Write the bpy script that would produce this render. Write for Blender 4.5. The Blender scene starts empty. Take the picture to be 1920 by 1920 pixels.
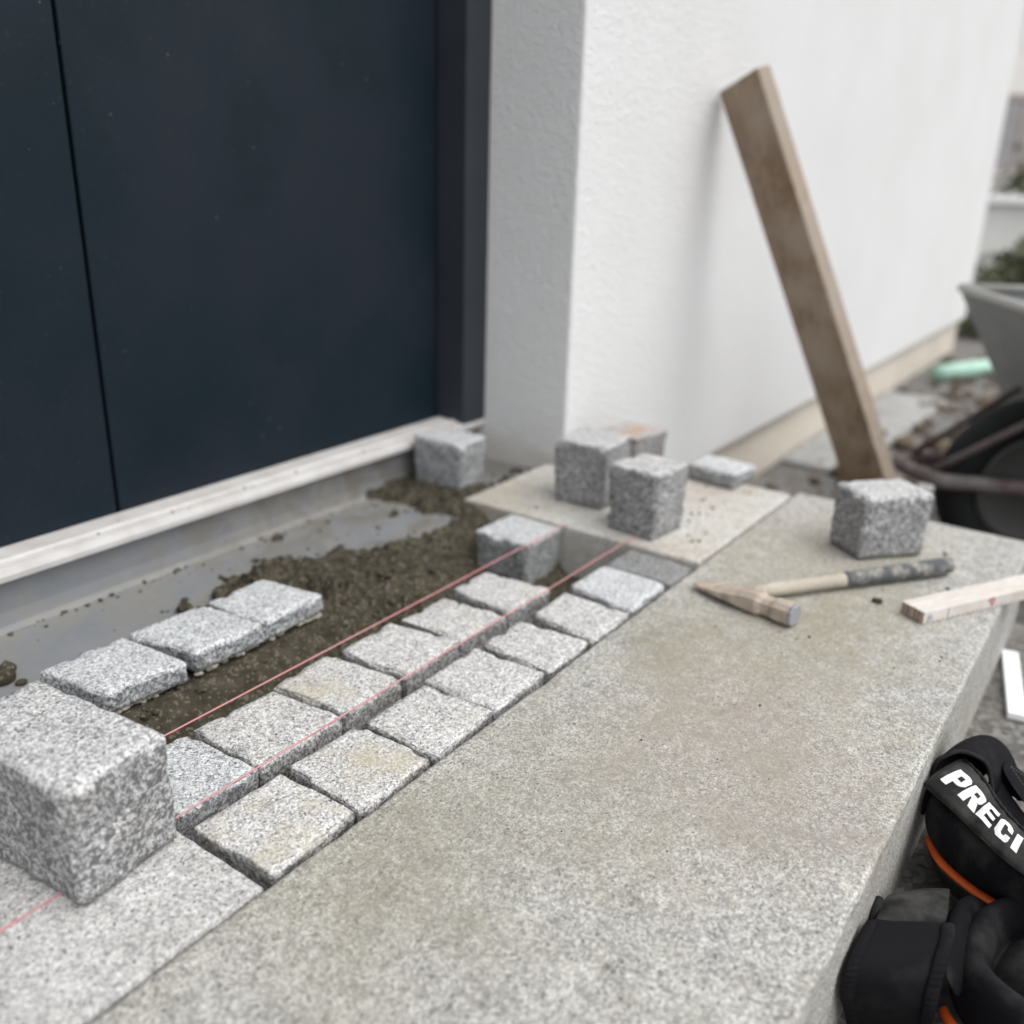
import bpy, bmesh, math, random
from mathutils import Vector, Matrix, noise as mnoise
from mathutils.geometry import delaunay_2d_cdt

random.seed(7)
scene = bpy.context.scene
COL = scene.collection
rad = math.radians

# ------------------------------------------------------------------ camera
cam_data = bpy.data.cameras.new("camera")
cam = bpy.data.objects.new("camera", cam_data)
COL.objects.link(cam)
RIGHT = Vector((0.5782366, -0.81538463, 0.02811297))
DOWN = Vector((-0.27037769, -0.22402338, -0.93632763))
FWD = Vector((0.76976512, 0.53381778, -0.35000033))
M = Matrix.Identity(4)
for i in range(3):
    M[i][0] = RIGHT[i]; M[i][1] = -DOWN[i]; M[i][2] = -FWD[i]
M[2][3] = 0.53
cam.matrix_world = M
cam_data.sensor_width = 36.0
cam_data.lens = 1743.637 / 1920 * 36.0
cam_data.clip_start = 0.02
cam_data.clip_end = 400
cam_data.dof.use_dof = True
cam_data.dof.focus_distance = 0.86
cam_data.dof.aperture_fstop = 2.7
cam_data.dof.aperture_blades = 0
scene.camera = cam

# ------------------------------------------------------------------ light
world = bpy.data.worlds.new("World")
scene.world = world
world.use_nodes = True
wn, wl = world.node_tree.nodes, world.node_tree.links
bg = wn["Background"]
sky = wn.new("ShaderNodeTexSky")
sky.sky_type = 'NISHITA'
sky.sun_disc = False
SUN_EL, SUN_AZ = rad(62), rad(-78)        # azimuth of the sun in the XY plane
sky.sun_elevation = SUN_EL
sky.sun_rotation = rad(90) - SUN_AZ
sky.air_density = 1.0; sky.dust_density = 4.0; sky.ozone_density = 1.0
hsv = wn.new("ShaderNodeHueSaturation")
hsv.inputs['Saturation'].default_value = 0.22
wl.new(sky.outputs[0], hsv.inputs['Color'])
cloud = wn.new("ShaderNodeMixRGB")             # an even cloud deck veils most of the clear sky
cloud.inputs[0].default_value = 0.65
cloud.inputs[2].default_value = (5.6, 5.7, 5.85, 1)
wl.new(hsv.outputs[0], cloud.inputs[1])
wl.new(cloud.outputs[0], bg.inputs['Color'])
bg.inputs['Strength'].default_value = 0.15
sun_data = bpy.data.lights.new("sun", 'SUN')
sun_data.energy = 0.9
sun_data.angle = rad(60)
sun_data.color = (1.0, 0.97, 0.93)
sun = bpy.data.objects.new("sun", sun_data)
COL.objects.link(sun)
sdir = Vector((math.cos(SUN_EL) * math.cos(SUN_AZ), math.cos(SUN_EL) * math.sin(SUN_AZ), math.sin(SUN_EL)))
sun.rotation_euler = sdir.to_track_quat('Z', 'Y').to_euler()
sun.location = sdir * 6
vs = scene.view_settings
vs.view_transform = 'Standard'; vs.look = 'None'; vs.gamma = 1.0
vs.use_curve_mapping = False
vs.exposure = 0.80

# ------------------------------------------------------------------ materials
def new_mat(name):
    m = bpy.data.materials.new(name); m.use_nodes = True
    nt = m.node_tree
    return m, nt, nt.nodes["Principled BSDF"]

class NT:
    """small helper around a node tree"""
    def __init__(s, nt): s.t = nt
    def n(s, typ, **kw):
        nd = s.t.nodes.new(typ)
        for k, v in kw.items(): setattr(nd, k, v)
        return nd
    def l(s, a, b): s.t.links.new(a, b)
    def coords(s, rand=True):
        tc = s.n("ShaderNodeTexCoord")
        if not rand: return tc.outputs['Object']
        oi = s.n("ShaderNodeObjectInfo")
        mu = s.n("ShaderNodeMath", operation='MULTIPLY'); mu.inputs[1].default_value = 61.0
        s.l(oi.outputs['Random'], mu.inputs[0])
        ad = s.n("ShaderNodeVectorMath", operation='ADD')
        s.l(tc.outputs['Object'], ad.inputs[0]); s.l(mu.outputs[0], ad.inputs[1])
        return ad.outputs[0]
    def noise(s, co, scale, detail=3, rough=0.55, dist=0.0):
        nd = s.n("ShaderNodeTexNoise")
        nd.inputs['Scale'].default_value = scale; nd.inputs['Detail'].default_value = detail
        nd.inputs['Roughness'].default_value = rough; nd.inputs['Distortion'].default_value = dist
        s.l(co, nd.inputs['Vector']); return nd
    def voro(s, co, scale, feature='F1', rnd=1.0):
        nd = s.n("ShaderNodeTexVoronoi", feature=feature)
        nd.inputs['Scale'].default_value = scale; nd.inputs['Randomness'].default_value = rnd
        s.l(co, nd.inputs['Vector']); return nd
    def ramp(s, fac, stops, interp='LINEAR'):
        nd = s.n("ShaderNodeValToRGB"); cr = nd.color_ramp; cr.interpolation = interp
        while len(cr.elements) < len(stops): cr.elements.new(0.5)
        for e, (p, c) in zip(cr.elements, stops):
            e.position = p
            e.color = (c, c, c, 1) if isinstance(c, (int, float)) else (*c, 1)
        s.l(fac, nd.inputs['Fac']); return nd.outputs['Color']
    def mix(s, fac, a, b, mode='MIX'):
        nd = s.n("ShaderNodeMixRGB", blend_type=mode)
        for sock, v in ((nd.inputs[0], fac), (nd.inputs[1], a), (nd.inputs[2], b)):
            if isinstance(v, (int, float)): sock.default_value = v
            elif isinstance(v, tuple): sock.default_value = (*v, 1)
            else: s.l(v, sock)
        return nd.outputs[0]
    def bump(s, h, strength, dist, prev=None):
        nd = s.n("ShaderNodeBump")
        nd.inputs['Strength'].default_value = strength; nd.inputs['Distance'].default_value = dist
        s.l(h, nd.inputs['Height'])
        if prev is not None: s.l(prev, nd.inputs['Normal'])
        return nd.outputs[0]
    def sep(s, c):
        nd = s.n("ShaderNodeSeparateColor"); s.l(c, nd.inputs[0]); return nd.outputs
    def xyz(s, c):
        nd = s.n("ShaderNodeSeparateXYZ"); s.l(c, nd.inputs[0]); return nd.outputs
    def math(s, op, a, b=0.0):
        nd = s.n("ShaderNodeMath", operation=op)
        for sock, v in ((nd.inputs[0], a), (nd.inputs[1], b)):
            if isinstance(v, (int, float)): sock.default_value = v
            else: s.l(v, sock)
        return nd.outputs[0]

def granite(name, stops, scale=470, black=0.10, patches=(), stain=None, bump=0.5, rough=0.75, wet=0.0, fleck=0.70, side=1.0, mud=()):
    m, nt, p = new_mat(name); k = NT(nt)
    co = k.coords()
    wob = k.noise(co, scale * 0.8, 2)
    vm = k.n("ShaderNodeVectorMath", operation='MULTIPLY_ADD')
    k.l(wob.outputs['Color'], vm.inputs[0]); vm.inputs[1].default_value = (0.0022,) * 3; k.l(co, vm.inputs[2])
    wc = vm.outputs[0]
    v1 = k.voro(wc, scale * 1.15)
    g = k.ramp(k.sep(v1.outputs['Color'])[0], [(p_, tuple(min(0.8, x_ * 1.10) for x_ in (c_ if isinstance(c_, tuple) else (c_,) * 3))) for p_, c_ in stops])
    # darker quartz and mica flecks in loose clusters
    cl = k.noise(wc, scale * 0.42, 4, 0.68)
    g = k.mix(k.ramp(cl.outputs[0], [(0.47, 0.0), (0.64, fleck)]), g, (0.11, 0.11, 0.115))
    br = k.noise(co, scale * 0.09, 3, 0.6)
    g = k.mix(0.5, g, k.ramp(br.outputs[0], [(0.3, 0.36), (0.7, 0.64)]), 'OVERLAY')
    v2 = k.voro(wc, scale * 0.95)
    bl = k.math('MULTIPLY', k.math('LESS_THAN', k.sep(v2.outputs['Color'])[1], black), 0.75)
    g = k.mix(bl, g, (0.06, 0.06, 0.063))
    for (sc, lo, hi, col, amt, seed) in patches:
        nz = k.noise(co if seed == 0 else _off(k, co, seed), sc, 4, 0.6)
        f = k.ramp(nz.outputs[0], [(lo, 0.0), (hi, amt)])
        g = k.mix(f, g, col, 'MULTIPLY')
    if stain:
        sc, lo, hi, col, amt = stain
        nz = k.noise(_off(k, co, 5.3), sc, 5, 0.62)
        f = k.ramp(nz.outputs[0], [(lo, 0.0), (hi, amt)])
        g = k.mix(f, g, col)
    for (mx_, my_, ra, amt, col) in mud:            # smears of mud trodden on to the step
        vd = k.n("ShaderNodeVectorMath", operation='DISTANCE')
        fl = k.n("ShaderNodeVectorMath", operation='MULTIPLY'); k.l(tc_plain(k), fl.inputs[0]); fl.inputs[1].default_value = (0.75, 1, 0)
        k.l(fl.outputs[0], vd.inputs[0]); vd.inputs[1].default_value = (mx_ * 0.75, my_, 0)
        dn = k.math('ADD', vd.outputs['Value'], k.math('MULTIPLY', k.math('SUBTRACT', k.noise(co, 11, 6, 0.68).outputs[0], 0.5), ra * 1.9))
        fm = k.ramp(k.math('DIVIDE', dn, ra), [(0.15, amt), (1.0, 0.0)])
        fm = k.mix(1.0, fm, k.ramp(k.noise(co, 95, 4, 0.7).outputs[0], [(0.30, 0.35), (0.62, 1.0)]), 'MULTIPLY')
        g = k.mix(fm, g, col)
    if side < 1.0:                                   # flanks get a darker, more strongly flecked colour than upward faces
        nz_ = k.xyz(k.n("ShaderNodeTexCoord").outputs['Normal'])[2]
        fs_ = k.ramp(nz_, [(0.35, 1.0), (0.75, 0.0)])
        flank = k.mix(k.ramp(cl.outputs[0], [(0.40, 0.0), (0.56, 1.0 - side * 0.3)]), g, (0.115, 0.115, 0.118))
        flank = k.mix(k.math('MULTIPLY', k.math('GREATER_THAN', k.sep(v2.outputs['Color'])[2], 0.86), 0.6), flank, (0.55, 0.55, 0.55))
        g = k.mix(fs_, g, k.mix(1.0, flank, (0.56 + side * 0.44,) * 3, 'MULTIPLY'))
    if wet: g = k.mix(wet, g, (0.30, 0.31, 0.32), 'MULTIPLY')
    k.l(g, p.inputs['Base Color'])
    p.inputs['Roughness'].default_value = rough
    p.inputs['Specular IOR Level'].default_value = 0.3
    b = k.bump(cl.outputs[0], bump, 0.0014)
    b = k.bump(v1.outputs['Distance'], bump * 0.7, 0.0008, b)
    k.l(b, p.inputs['Normal'])
    return m

def tc_plain(k):
    return k.n('ShaderNodeTexCoord').outputs['Object']

def _off(k, co, v):
    ad = k.n("ShaderNodeVectorMath", operation='ADD')
    k.l(co, ad.inputs[0]); ad.inputs[1].default_value = (v, v * 1.7, v * 0.3)
    return ad.outputs[0]

SETT_STOPS = [(0.0, (0.27, 0.27, 0.26)), (0.25, (0.40, 0.395, 0.38)), (0.5, (0.52, 0.515, 0.50)), (0.75, (0.62, 0.615, 0.60)), (1.0, 0.74)]
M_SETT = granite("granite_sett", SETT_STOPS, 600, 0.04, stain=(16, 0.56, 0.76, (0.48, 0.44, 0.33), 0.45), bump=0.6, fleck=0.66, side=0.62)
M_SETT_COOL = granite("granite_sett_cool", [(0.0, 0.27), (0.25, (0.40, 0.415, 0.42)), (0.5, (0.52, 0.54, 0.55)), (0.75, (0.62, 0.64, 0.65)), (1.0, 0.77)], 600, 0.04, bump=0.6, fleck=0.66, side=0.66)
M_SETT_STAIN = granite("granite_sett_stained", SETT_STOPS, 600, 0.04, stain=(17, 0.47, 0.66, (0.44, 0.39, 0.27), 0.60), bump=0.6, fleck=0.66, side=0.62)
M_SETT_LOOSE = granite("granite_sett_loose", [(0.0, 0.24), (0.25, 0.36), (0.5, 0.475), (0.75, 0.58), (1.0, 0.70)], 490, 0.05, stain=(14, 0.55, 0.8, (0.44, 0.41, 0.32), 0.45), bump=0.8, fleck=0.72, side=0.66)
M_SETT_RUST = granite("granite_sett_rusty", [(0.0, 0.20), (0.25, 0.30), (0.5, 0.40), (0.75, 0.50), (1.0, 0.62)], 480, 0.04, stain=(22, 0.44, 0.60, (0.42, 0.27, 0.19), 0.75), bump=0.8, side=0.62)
M_SETT_WET = granite("granite_sett_wet", SETT_STOPS, 520, 0.06, wet=0.72, bump=0.7, rough=0.6)
M_SLAB = granite("granite_slab_worn", [(0.0, 0.22), (0.25, (0.303, 0.300, 0.280)), (0.5, (0.39, 0.385, 0.361)), (0.78, (0.475, 0.469, 0.442)), (1.0, (0.61, 0.60, 0.57))],
                 560, 0.03,
                 patches=[(4.3, 0.47, 0.66, (0.93, 0.93, 0.88), 0.7, 3.1), (9.0, 0.50, 0.72, (0.88, 0.89, 0.95), 0.6, 7.7), (26.0, 0.50, 0.72, (0.78, 0.77, 0.72), 0.7, 9.1), (2.0, 0.40, 0.66, (0.94, 0.92, 0.87), 0.7, 11.0), (60.0, 0.60, 0.74, (0.70, 0.68, 0.63), 0.7, 13.0)],
                 mud=[(0.93, 0.43, 0.07, 0.7, (0.20, 0.18, 0.13)), (1.08, 0.27, 0.09, 0.7, (0.21, 0.19, 0.14)), (0.70, 0.20, 0.10, 0.45, (0.27, 0.25, 0.21)), (1.02, 0.30, 0.26, 0.72, (0.270, 0.245, 0.175)), (0.76, 0.27, 0.20, 0.58, (0.30, 0.25, 0.215)), (0.60, 0.36, 0.20, 0.50, (0.275, 0.262, 0.21)), (0.42, 0.42, 0.12, 0.55, (0.23, 0.21, 0.155)), (1.35, 0.36, 0.18, 0.5, (0.32, 0.28, 0.21))],
                 bump=0.5, fleck=0.55)
M_SLAB_PALE = granite("granite_slab_pale", [(0.0, 0.26), (0.25, 0.36), (0.5, (0.445, 0.44, 0.428)), (0.78, (0.52, 0.515, 0.50)), (1.0, (0.62, 0.61, 0.595))],
                      540, 0.03, patches=[(5.0, 0.45, 0.7, (0.93, 0.89, 0.82), 0.5, 2.0), (22.0, 0.5, 0.72, (0.82, 0.81, 0.78), 0.7, 9.1)], bump=0.5, fleck=0.52)
M_SLAB_DUSTY = granite("granite_slab_dusty", [(0.0, 0.34), (0.3, (0.415, 0.407, 0.378)), (0.6, (0.48, 0.472, 0.44)), (1.0, (0.58, 0.57, 0.535))],
                       480, 0.02, patches=[(7.0, 0.45, 0.7, (0.92, 0.84, 0.76), 0.7, 4.0), (24.0, 0.52, 0.75, (0.84, 0.81, 0.74), 0.6, 9.1)],
                       mud=[(1.20, 0.86, 0.16, 0.5, (0.33, 0.29, 0.22)), (1.47, 0.60, 0.09, 0.45, (0.36, 0.26, 0.19)), (1.28, 0.68, 0.12, 0.35, (0.34, 0.32, 0.27))], bump=0.4, fleck=0.3)

def simple(name, col, rough=0.6, spec=0.4, var=0.0, vscale=8, bump=0.0, bscale=300, bdist=0.001, col2=None, metal=0.0, lo=0.35, hi=0.65, sheen=0.0):
    m, nt, p = new_mat(name); k = NT(nt)
    co = k.coords()
    nz = k.noise(co, vscale, 5, 0.6)
    c2 = col2 if col2 else tuple(max(0, c * (1 - var)) for c in col)
    f = k.ramp(nz.outputs[0], [(lo, 0.0), (hi, 1.0)])
    k.l(k.mix(f, col, c2), p.inputs['Base Color'])
    p.inputs['Roughness'].default_value = rough
    p.inputs['Specular IOR Level'].default_value = spec
    p.inputs['Metallic'].default_value = metal
    if sheen: p.inputs['Sheen Weight'].default_value = sheen
    if bump:
        k.l(k.bump(k.noise(co, bscale, 4, 0.65).outputs[0], bump, bdist), p.inputs['Normal'])
    return m

def plaster_mat():
    m, nt, p = new_mat("white_render"); k = NT(nt)
    co = k.coords(False)
    c = k.mix(k.ramp(k.noise(co, 3.0, 5).outputs[0], [(0.35, 0.0), (0.7, 1.0)]), (0.755, 0.755, 0.755), (0.715, 0.715, 0.71))
    # splashed dirt low on the wall, above the step
    z = k.xyz(co)[2]
    h = k.math('ADD', z, k.math('MULTIPLY', k.math('SUBTRACT', k.noise(co, 22, 4).outputs[0], 0.5), 0.12))
    f = k.ramp(h, [(0.0, 0.40), (0.035, 0.0)])
    xw = k.math('LESS_THAN', k.xyz(co)[0], 1.46)      # only the reveal above the trench got splashed
    c = k.mix(k.math('MULTIPLY', f, xw), c, (0.55, 0.51, 0.43))
    k.l(c, p.inputs['Base Color']); p.inputs['Roughness'].default_value = 0.9
    p.inputs['Specular IOR Level'].default_value = 0.2
    b = k.bump(k.voro(co, 230).outputs['Distance'], 0.7, 0.003)
    b = k.bump(k.noise(co, 75, 5, 0.72).outputs[0], 0.75, 0.005, b)
    k.l(b, p.inputs['Normal']); return m
M_PLASTER = plaster_mat()
M_PLINTH = simple("plinth_render", (0.62, 0.58, 0.50), 0.9, 0.2, vscale=5, col2=(0.56, 0.50, 0.43), bump=0.4, bscale=180, bdist=0.002)
M_DRIP = simple("drip_profile", (0.42, 0.42, 0.36), 0.7, 0.3, 0.15)

def door_mat():
    m, nt, p = new_mat("anthracite_door_paint"); k = NT(nt)
    co = k.coords(False)
    c = k.mix(k.ramp(k.noise(co, 4.0, 4, 0.5).outputs[0], [(0.38, 0.0), (0.62, 1.0)]), (0.0045, 0.0130, 0.0190), (0.0115, 0.0165, 0.0250))
    v = k.voro(co, 55)
    r = k.sep(v.outputs['Color'])[0]
    spot = k.math('MULTIPLY', k.math('LESS_THAN', v.outputs['Distance'], 0.09), k.math('LESS_THAN', r, 0.10))
    c = k.mix(k.math('MULTIPLY', spot, 0.35), c, (0.20, 0.20, 0.19))
    # fine dust that settled toward the bottom of the leaf
    d = k.ramp(k.noise(co, 130, 3, 0.7).outputs[0], [(0.60, 0.0), (0.80, 0.07)])
    c = k.mix(d, c, (0.25, 0.25, 0.24))
    k.l(c, p.inputs['Base Color'])
    k.l(k.ramp(k.noise(co, 6.0, 4).outputs[0], [(0.3, 0.40), (0.7, 0.62)]), p.inputs['Roughness'])
    p.inputs['Specular IOR Level'].default_value = 0.17
    k.l(k.bump(k.noise(co, 900, 2).outputs[0], 0.08, 0.0004), p.inputs['Normal'])
    return m
M_DOOR = door_mat()
M_FRAME = simple("anthracite_frame", (0.030, 0.037, 0.046), 0.5, 0.35, 0.2)
M_SILL = simple("threshold_pale_metal", (0.56, 0.55, 0.54), 0.55, 0.35, vscale=14, col2=(0.43, 0.41, 0.385), lo=0.42, hi=0.72, bump=0.15)

def membrane_mat():
    m, nt, p = new_mat("grey_sealing_membrane"); k = NT(nt)
    co = k.coords(False)
    c = k.mix(k.ramp(k.noise(co, 6, 4).outputs[0], [(0.35, 0.0), (0.7, 1.0)]), (0.215, 0.225, 0.242), (0.175, 0.185, 0.195))
    # dried mortar film along the inner corner and in smears over the ledge
    y = k.xyz(co)[1]
    yy = k.math('ADD', y, k.math('MULTIPLY', k.math('SUBTRACT', k.noise(co, 14, 5).outputs[0], 0.5), 0.10))
    f = yy_f(k, yy)
    low = k.math('LESS_THAN', k.math('ADD', k.xyz(co)[2], k.math('MULTIPLY', k.math('SUBTRACT', k.noise(co, 34, 6, 0.7).outputs[0], 0.5), 0.045)), -0.014)
    c = k.mix(k.math('MULTIPLY', k.math('MULTIPLY', f, low), k.ramp(k.noise(co, 38, 5, 0.7).outputs[0], [(0.34, 0.1), (0.58, 1.0)])), c, (0.25, 0.235, 0.195))
    s = k.ramp(k.noise(co, 17, 7, 0.75, 0.4).outputs[0], [(0.43, 0.0), (0.62, 0.8)])
    c = k.mix(s, c, (0.235, 0.228, 0.205))
    sm = k.math('MULTIPLY', k.ramp(k.noise(co, 15, 7, 0.72, 0.5).outputs[0], [(0.44, 0.0), (0.60, 0.85)]), k.ramp(k.xyz(co)[0], [(0.55, 0.0), (0.95, 1.0)]))
    c = k.mix(sm, c, (0.155, 0.140, 0.112))
    k.l(c, p.inputs['Base Color'])
    k.l(k.ramp(k.noise(co, 10, 3).outputs[0], [(0.3, 0.40), (0.7, 0.60)]), p.inputs['Roughness'])
    k.l(k.bump(k.noise(co, 40, 4).outputs[0], 0.25, 0.002), p.inputs['Normal'])
    return m
def yy_f(k, yy):
    a = k.ramp(k.math('MULTIPLY', k.math('SUBTRACT', yy, 1.03), 12.0), [(0.0, 0.0), (0.45, 0.55), (1.0, 0.65)])
    return a
M_MEMBRANE = membrane_mat()

def mortar_mat():
    m, nt, p = new_mat("damp_mortar"); k = NT(nt)
    co = k.coords(False)
    c = k.ramp(k.noise(co, 60, 6, 0.7).outputs[0], [(0.25, (0.030, 0.025, 0.017)), (0.5, (0.062, 0.054, 0.038)), (0.75, (0.12, 0.105, 0.077))])
    v = k.voro(co, 330)
    gr = k.math('LESS_THAN', k.sep(v.outputs['Color'])[0], 0.14)
    c = k.mix(k.math('MULTIPLY', gr, 0.55), c, (0.22, 0.20, 0.155))
    k.l(c, p.inputs['Base Color']); p.inputs['Roughness'].default_value = 0.95
    p.inputs['Specular IOR Level'].default_value = 0.15
    b = k.bump(k.noise(co, 220, 5, 0.7).outputs[0], 0.9, 0.004)
    k.l(b, p.inputs['Normal']); return m
M_MORTAR = mortar_mat()
M_MORTAR_DRY = simple("pale_mortar", (0.50, 0.47, 0.40), 0.95, 0.15, 0.35, 60, 0.7, 250, 0.002)

def wood_mat(name, c1, c2, c3, axis=2, rings=28):
    m, nt, p = new_mat(name); k = NT(nt)
    co = k.coords(False)
    mp = k.n("ShaderNodeMapping"); k.l(co, mp.inputs[0])
    sc = [1, 1, 1]; sc[axis] = 0.09; mp.inputs['Scale'].default_value = sc
    n1 = k.noise(mp.outputs[0], rings * 4, 5, 0.65, 0.6)
    n2 = k.noise(co, 7, 4)
    c = k.ramp(n1.outputs[0], [(0.3, c1), (0.7, c2)])
    c = k.mix(k.ramp(n2.outputs[0], [(0.42, 0.0), (0.68, 0.75)]), c, c3)
    k.l(c, p.inputs['Base Color']); p.inputs['Roughness'].default_value = 0.85
    p.inputs['Specular IOR Level'].default_value = 0.2
    k.l(k.bump(n1.outputs[0], 0.5, 0.002), p.inputs['Normal']); return m
M_PLANK = wood_mat("weathered_plank_wood", (0.105, 0.072, 0.048), (0.27, 0.19, 0.125), (0.32, 0.26, 0.205))
M_PLANK_EDGE = wood_mat("plank_sawn_edge", (0.27, 0.215, 0.17), (0.36, 0.30, 0.24), (0.32, 0.28, 0.24))
M_HANDLE = wood_mat("pale_hammer_handle", (0.40, 0.355, 0.285), (0.52, 0.475, 0.40), (0.29, 0.265, 0.225), axis=0, rings=60)
M_GRIP = simple("worn_rubber_grip", (0.075, 0.080, 0.085), 0.7, 0.3, vscale=60, col2=(0.34, 0.325, 0.285), lo=0.42, hi=0.68)
M_HEAD = simple("dusty_hammer_steel", (0.48, 0.40, 0.335), 0.75, 0.25, vscale=60, col2=(0.30, 0.255, 0.21), bump=0.6, bscale=200)
M_FACE = simple("worn_steel_face", (0.42, 0.44, 0.48), 0.45, 0.5, 0.2, metal=0.5)
M_RULE = simple("white_painted_rule", (0.64, 0.62, 0.585), 0.6, 0.3, vscale=30, col2=(0.54, 0.48, 0.43))
M_RULE_END = simple("rule_bare_wood", (0.34, 0.25, 0.20), 0.8, 0.2, 0.3, 90)
M_RED = simple("red_print", (0.50, 0.08, 0.08), 0.7, 0.2, 0.3, 80)
M_DKPRINT = simple("dark_print", (0.16, 0.13, 0.12), 0.7, 0.2, 0.2)
M_STRING = simple("pink_line", (0.62, 0.24, 0.27), 0.8, 0.15, vscale=30, col2=(0.55, 0.31, 0.30), bump=0.6, bscale=900, bdist=0.001)
M_NEOPRENE = simple("black_neoprene", (0.0045, 0.0045, 0.006), 0.85, 0.12, vscale=20, col2=(0.034, 0.034, 0.033), lo=0.46, hi=0.78, bump=0.5, bscale=700, bdist=0.0008)
M_FLAP = simple("dusty_black_nylon", (0.012, 0.012, 0.012), 0.75, 0.2, vscale=26, col2=(0.058, 0.057, 0.055), lo=0.42, hi=0.66, bump=0.6, bscale=1500, bdist=0.0005)
M_STRAP = simple("black_elastic", (0.0045, 0.0045, 0.006), 0.8, 0.14, vscale=24, col2=(0.018, 0.018, 0.019), lo=0.50, hi=0.78, bump=0.6, bscale=1400, bdist=0.0006)
M_PIPING = simple("grey_black_piping", (0.022, 0.022, 0.022), 0.8, 0.2, 0.5, 60, 0.8, 800, 0.001)
M_SHELL = simple("black_plastic_cap", (0.010, 0.010, 0.011), 0.5, 0.4, 0.2)
M_ORANGE = simple("orange_rubber", (0.62, 0.095, 0.012), 0.5, 0.4, 0.3, 30)
M_PRINT = simple("white_print", (0.82, 0.83, 0.83), 0.6, 0.3, 0.08, 40)
M_STITCH = simple("grey_thread", (0.11, 0.11, 0.11), 0.9, 0.1)

def ground_mat():
    m, nt, p = new_mat("gritty_ground"); k = NT(nt)
    co = k.coords(False)
    c = k.ramp(k.noise(co, 3.2, 6, 0.65).outputs[0], [(0.3, (0.085, 0.082, 0.076)), (0.55, (0.145, 0.133, 0.117)), (0.75, (0.22, 0.205, 0.185))])
    v = k.voro(co, 120)
    c = k.mix(0.35, c, k.ramp(k.sep(v.outputs['Color'])[0], [(0.0, 0.06), (0.6, 0.22), (1.0, 0.45)]))
    c = k.mix(k.ramp(k.noise(co, 11, 5).outputs[0], [(0.55, 0.0), (0.7, 0.7)]), c, (0.15, 0.12, 0.095))
    k.l(c, p.inputs['Base Color']); p.inputs['Roughness'].default_value = 0.95
    p.inputs['Specular IOR Level'].default_value = 0.15
    b = k.bump(k.noise(co, 70, 6, 0.7).outputs[0], 0.8, 0.006)
    k.l(b, p.inputs['Normal']); return m
M_GROUND = ground_mat()
M_SANDSLAB = simple("pale_concrete", (0.36, 0.36, 0.35), 0.9, 0.2, 0.25, 14, 0.5, 150, 0.002)
M_SOIL = simple("brown_soil", (0.15, 0.12, 0.09), 0.95, 0.1, 0.5, 14, 0.9, 60, 0.01)
M_TRAY = simple("galvanised_grey_tray", (0.16, 0.17, 0.17), 0.55, 0.4, 0.25, 9)
M_TRAYRIM = simple("tray_rim", (0.36, 0.36, 0.34), 0.5, 0.4, 0.15)
M_REDFRAME = simple("dark_red_frame", (0.065, 0.030, 0.030), 0.5, 0.4, vscale=12, col2=(0.11, 0.10, 0.095))
M_GREYTUBE = simple("dusty_frame_tube", (0.16, 0.155, 0.15), 0.6, 0.35, vscale=14, col2=(0.085, 0.05, 0.05))
M_TYRE = simple("black_tyre_rubber", (0.012, 0.013, 0.014), 0.8, 0.25, 0.3, 20)
M_RIM = simple("grey_steel_rim", (0.060, 0.060, 0.057), 0.6, 0.35, 0.2)
M_GREENPIPE = simple("mint_green_pipe", (0.50, 0.68, 0.59), 0.4, 0.4, vscale=4, col2=(0.26, 0.48, 0.37))
M_PLASTIC = simple("white_plastic_sheet", (0.72, 0.70, 0.71), 0.45, 0.4, 0.15, 20)
M_LEAF = simple("leaf_green", (0.11, 0.125, 0.055), 0.7, 0.25, vscale=9, col2=(0.06, 0.07, 0.03))
M_STEM = simple("stem_brown", (0.08, 0.06, 0.04), 0.9, 0.1, 0.3)
M_NEIGH = simple("neighbour_render", (0.74, 0.72, 0.69), 0.9, 0.2, 0.12, 1.0)
M_GARDENWALL = simple("garden_wall_grey", (0.58, 0.58, 0.56), 0.9, 0.2, 0.2, 2.0)
M_GLASS = simple("window_glass_grey", (0.30, 0.29, 0.29), 0.25, 0.6, 0.2)
M_WFRAME = simple("brown_window_frame", (0.40, 0.34, 0.31), 0.6, 0.3, 0.2)
M_BOX = simple("dark_container", (0.022, 0.023, 0.026), 0.5, 0.4, 0.2)
M_ROOF = simple("brown_roof_tiles", (0.22, 0.15, 0.13), 0.85, 0.2, 0.3, 6)

# ------------------------------------------------------------------ helpers
def link(name, mesh, mat=None, parent=None, smooth=False, loc=None):
    o = bpy.data.objects.new(name, mesh)
    COL.objects.link(o)
    if mat is not None:
        for mm in (mat if isinstance(mat, (list, tuple)) else [mat]): mesh.materials.append(mm)
    if smooth:
        for f in mesh.polygons: f.use_smooth = True
    if loc is not None: o.location = loc
    if parent is not None: o.parent = parent
    return o

def tag(o, label=None, cat=None, group=None, kind=None):
    if label: o['label'] = label
    if cat: o['category'] = cat
    if group: o['group'] = group
    if kind: o['kind'] = kind
    return o

def empty(name, loc=(0, 0, 0), rot=(0, 0, 0)):
    o = bpy.data.objects.new(name, None)
    COL.objects.link(o); o.location = loc; o.rotation_euler = rot
    o.empty_display_size = 0.05
    return o

def mesh_from(verts, faces):
    me = bpy.data.meshes.new("mesh"); me.from_pydata([tuple(v) for v in verts], [], faces); me.update(); return me

def bm_done(bm):
    bmesh.ops.recalc_face_normals(bm, faces=bm.faces)
    me = bpy.data.meshes.new("mesh"); bm.to_mesh(me); bm.free(); return me

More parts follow.
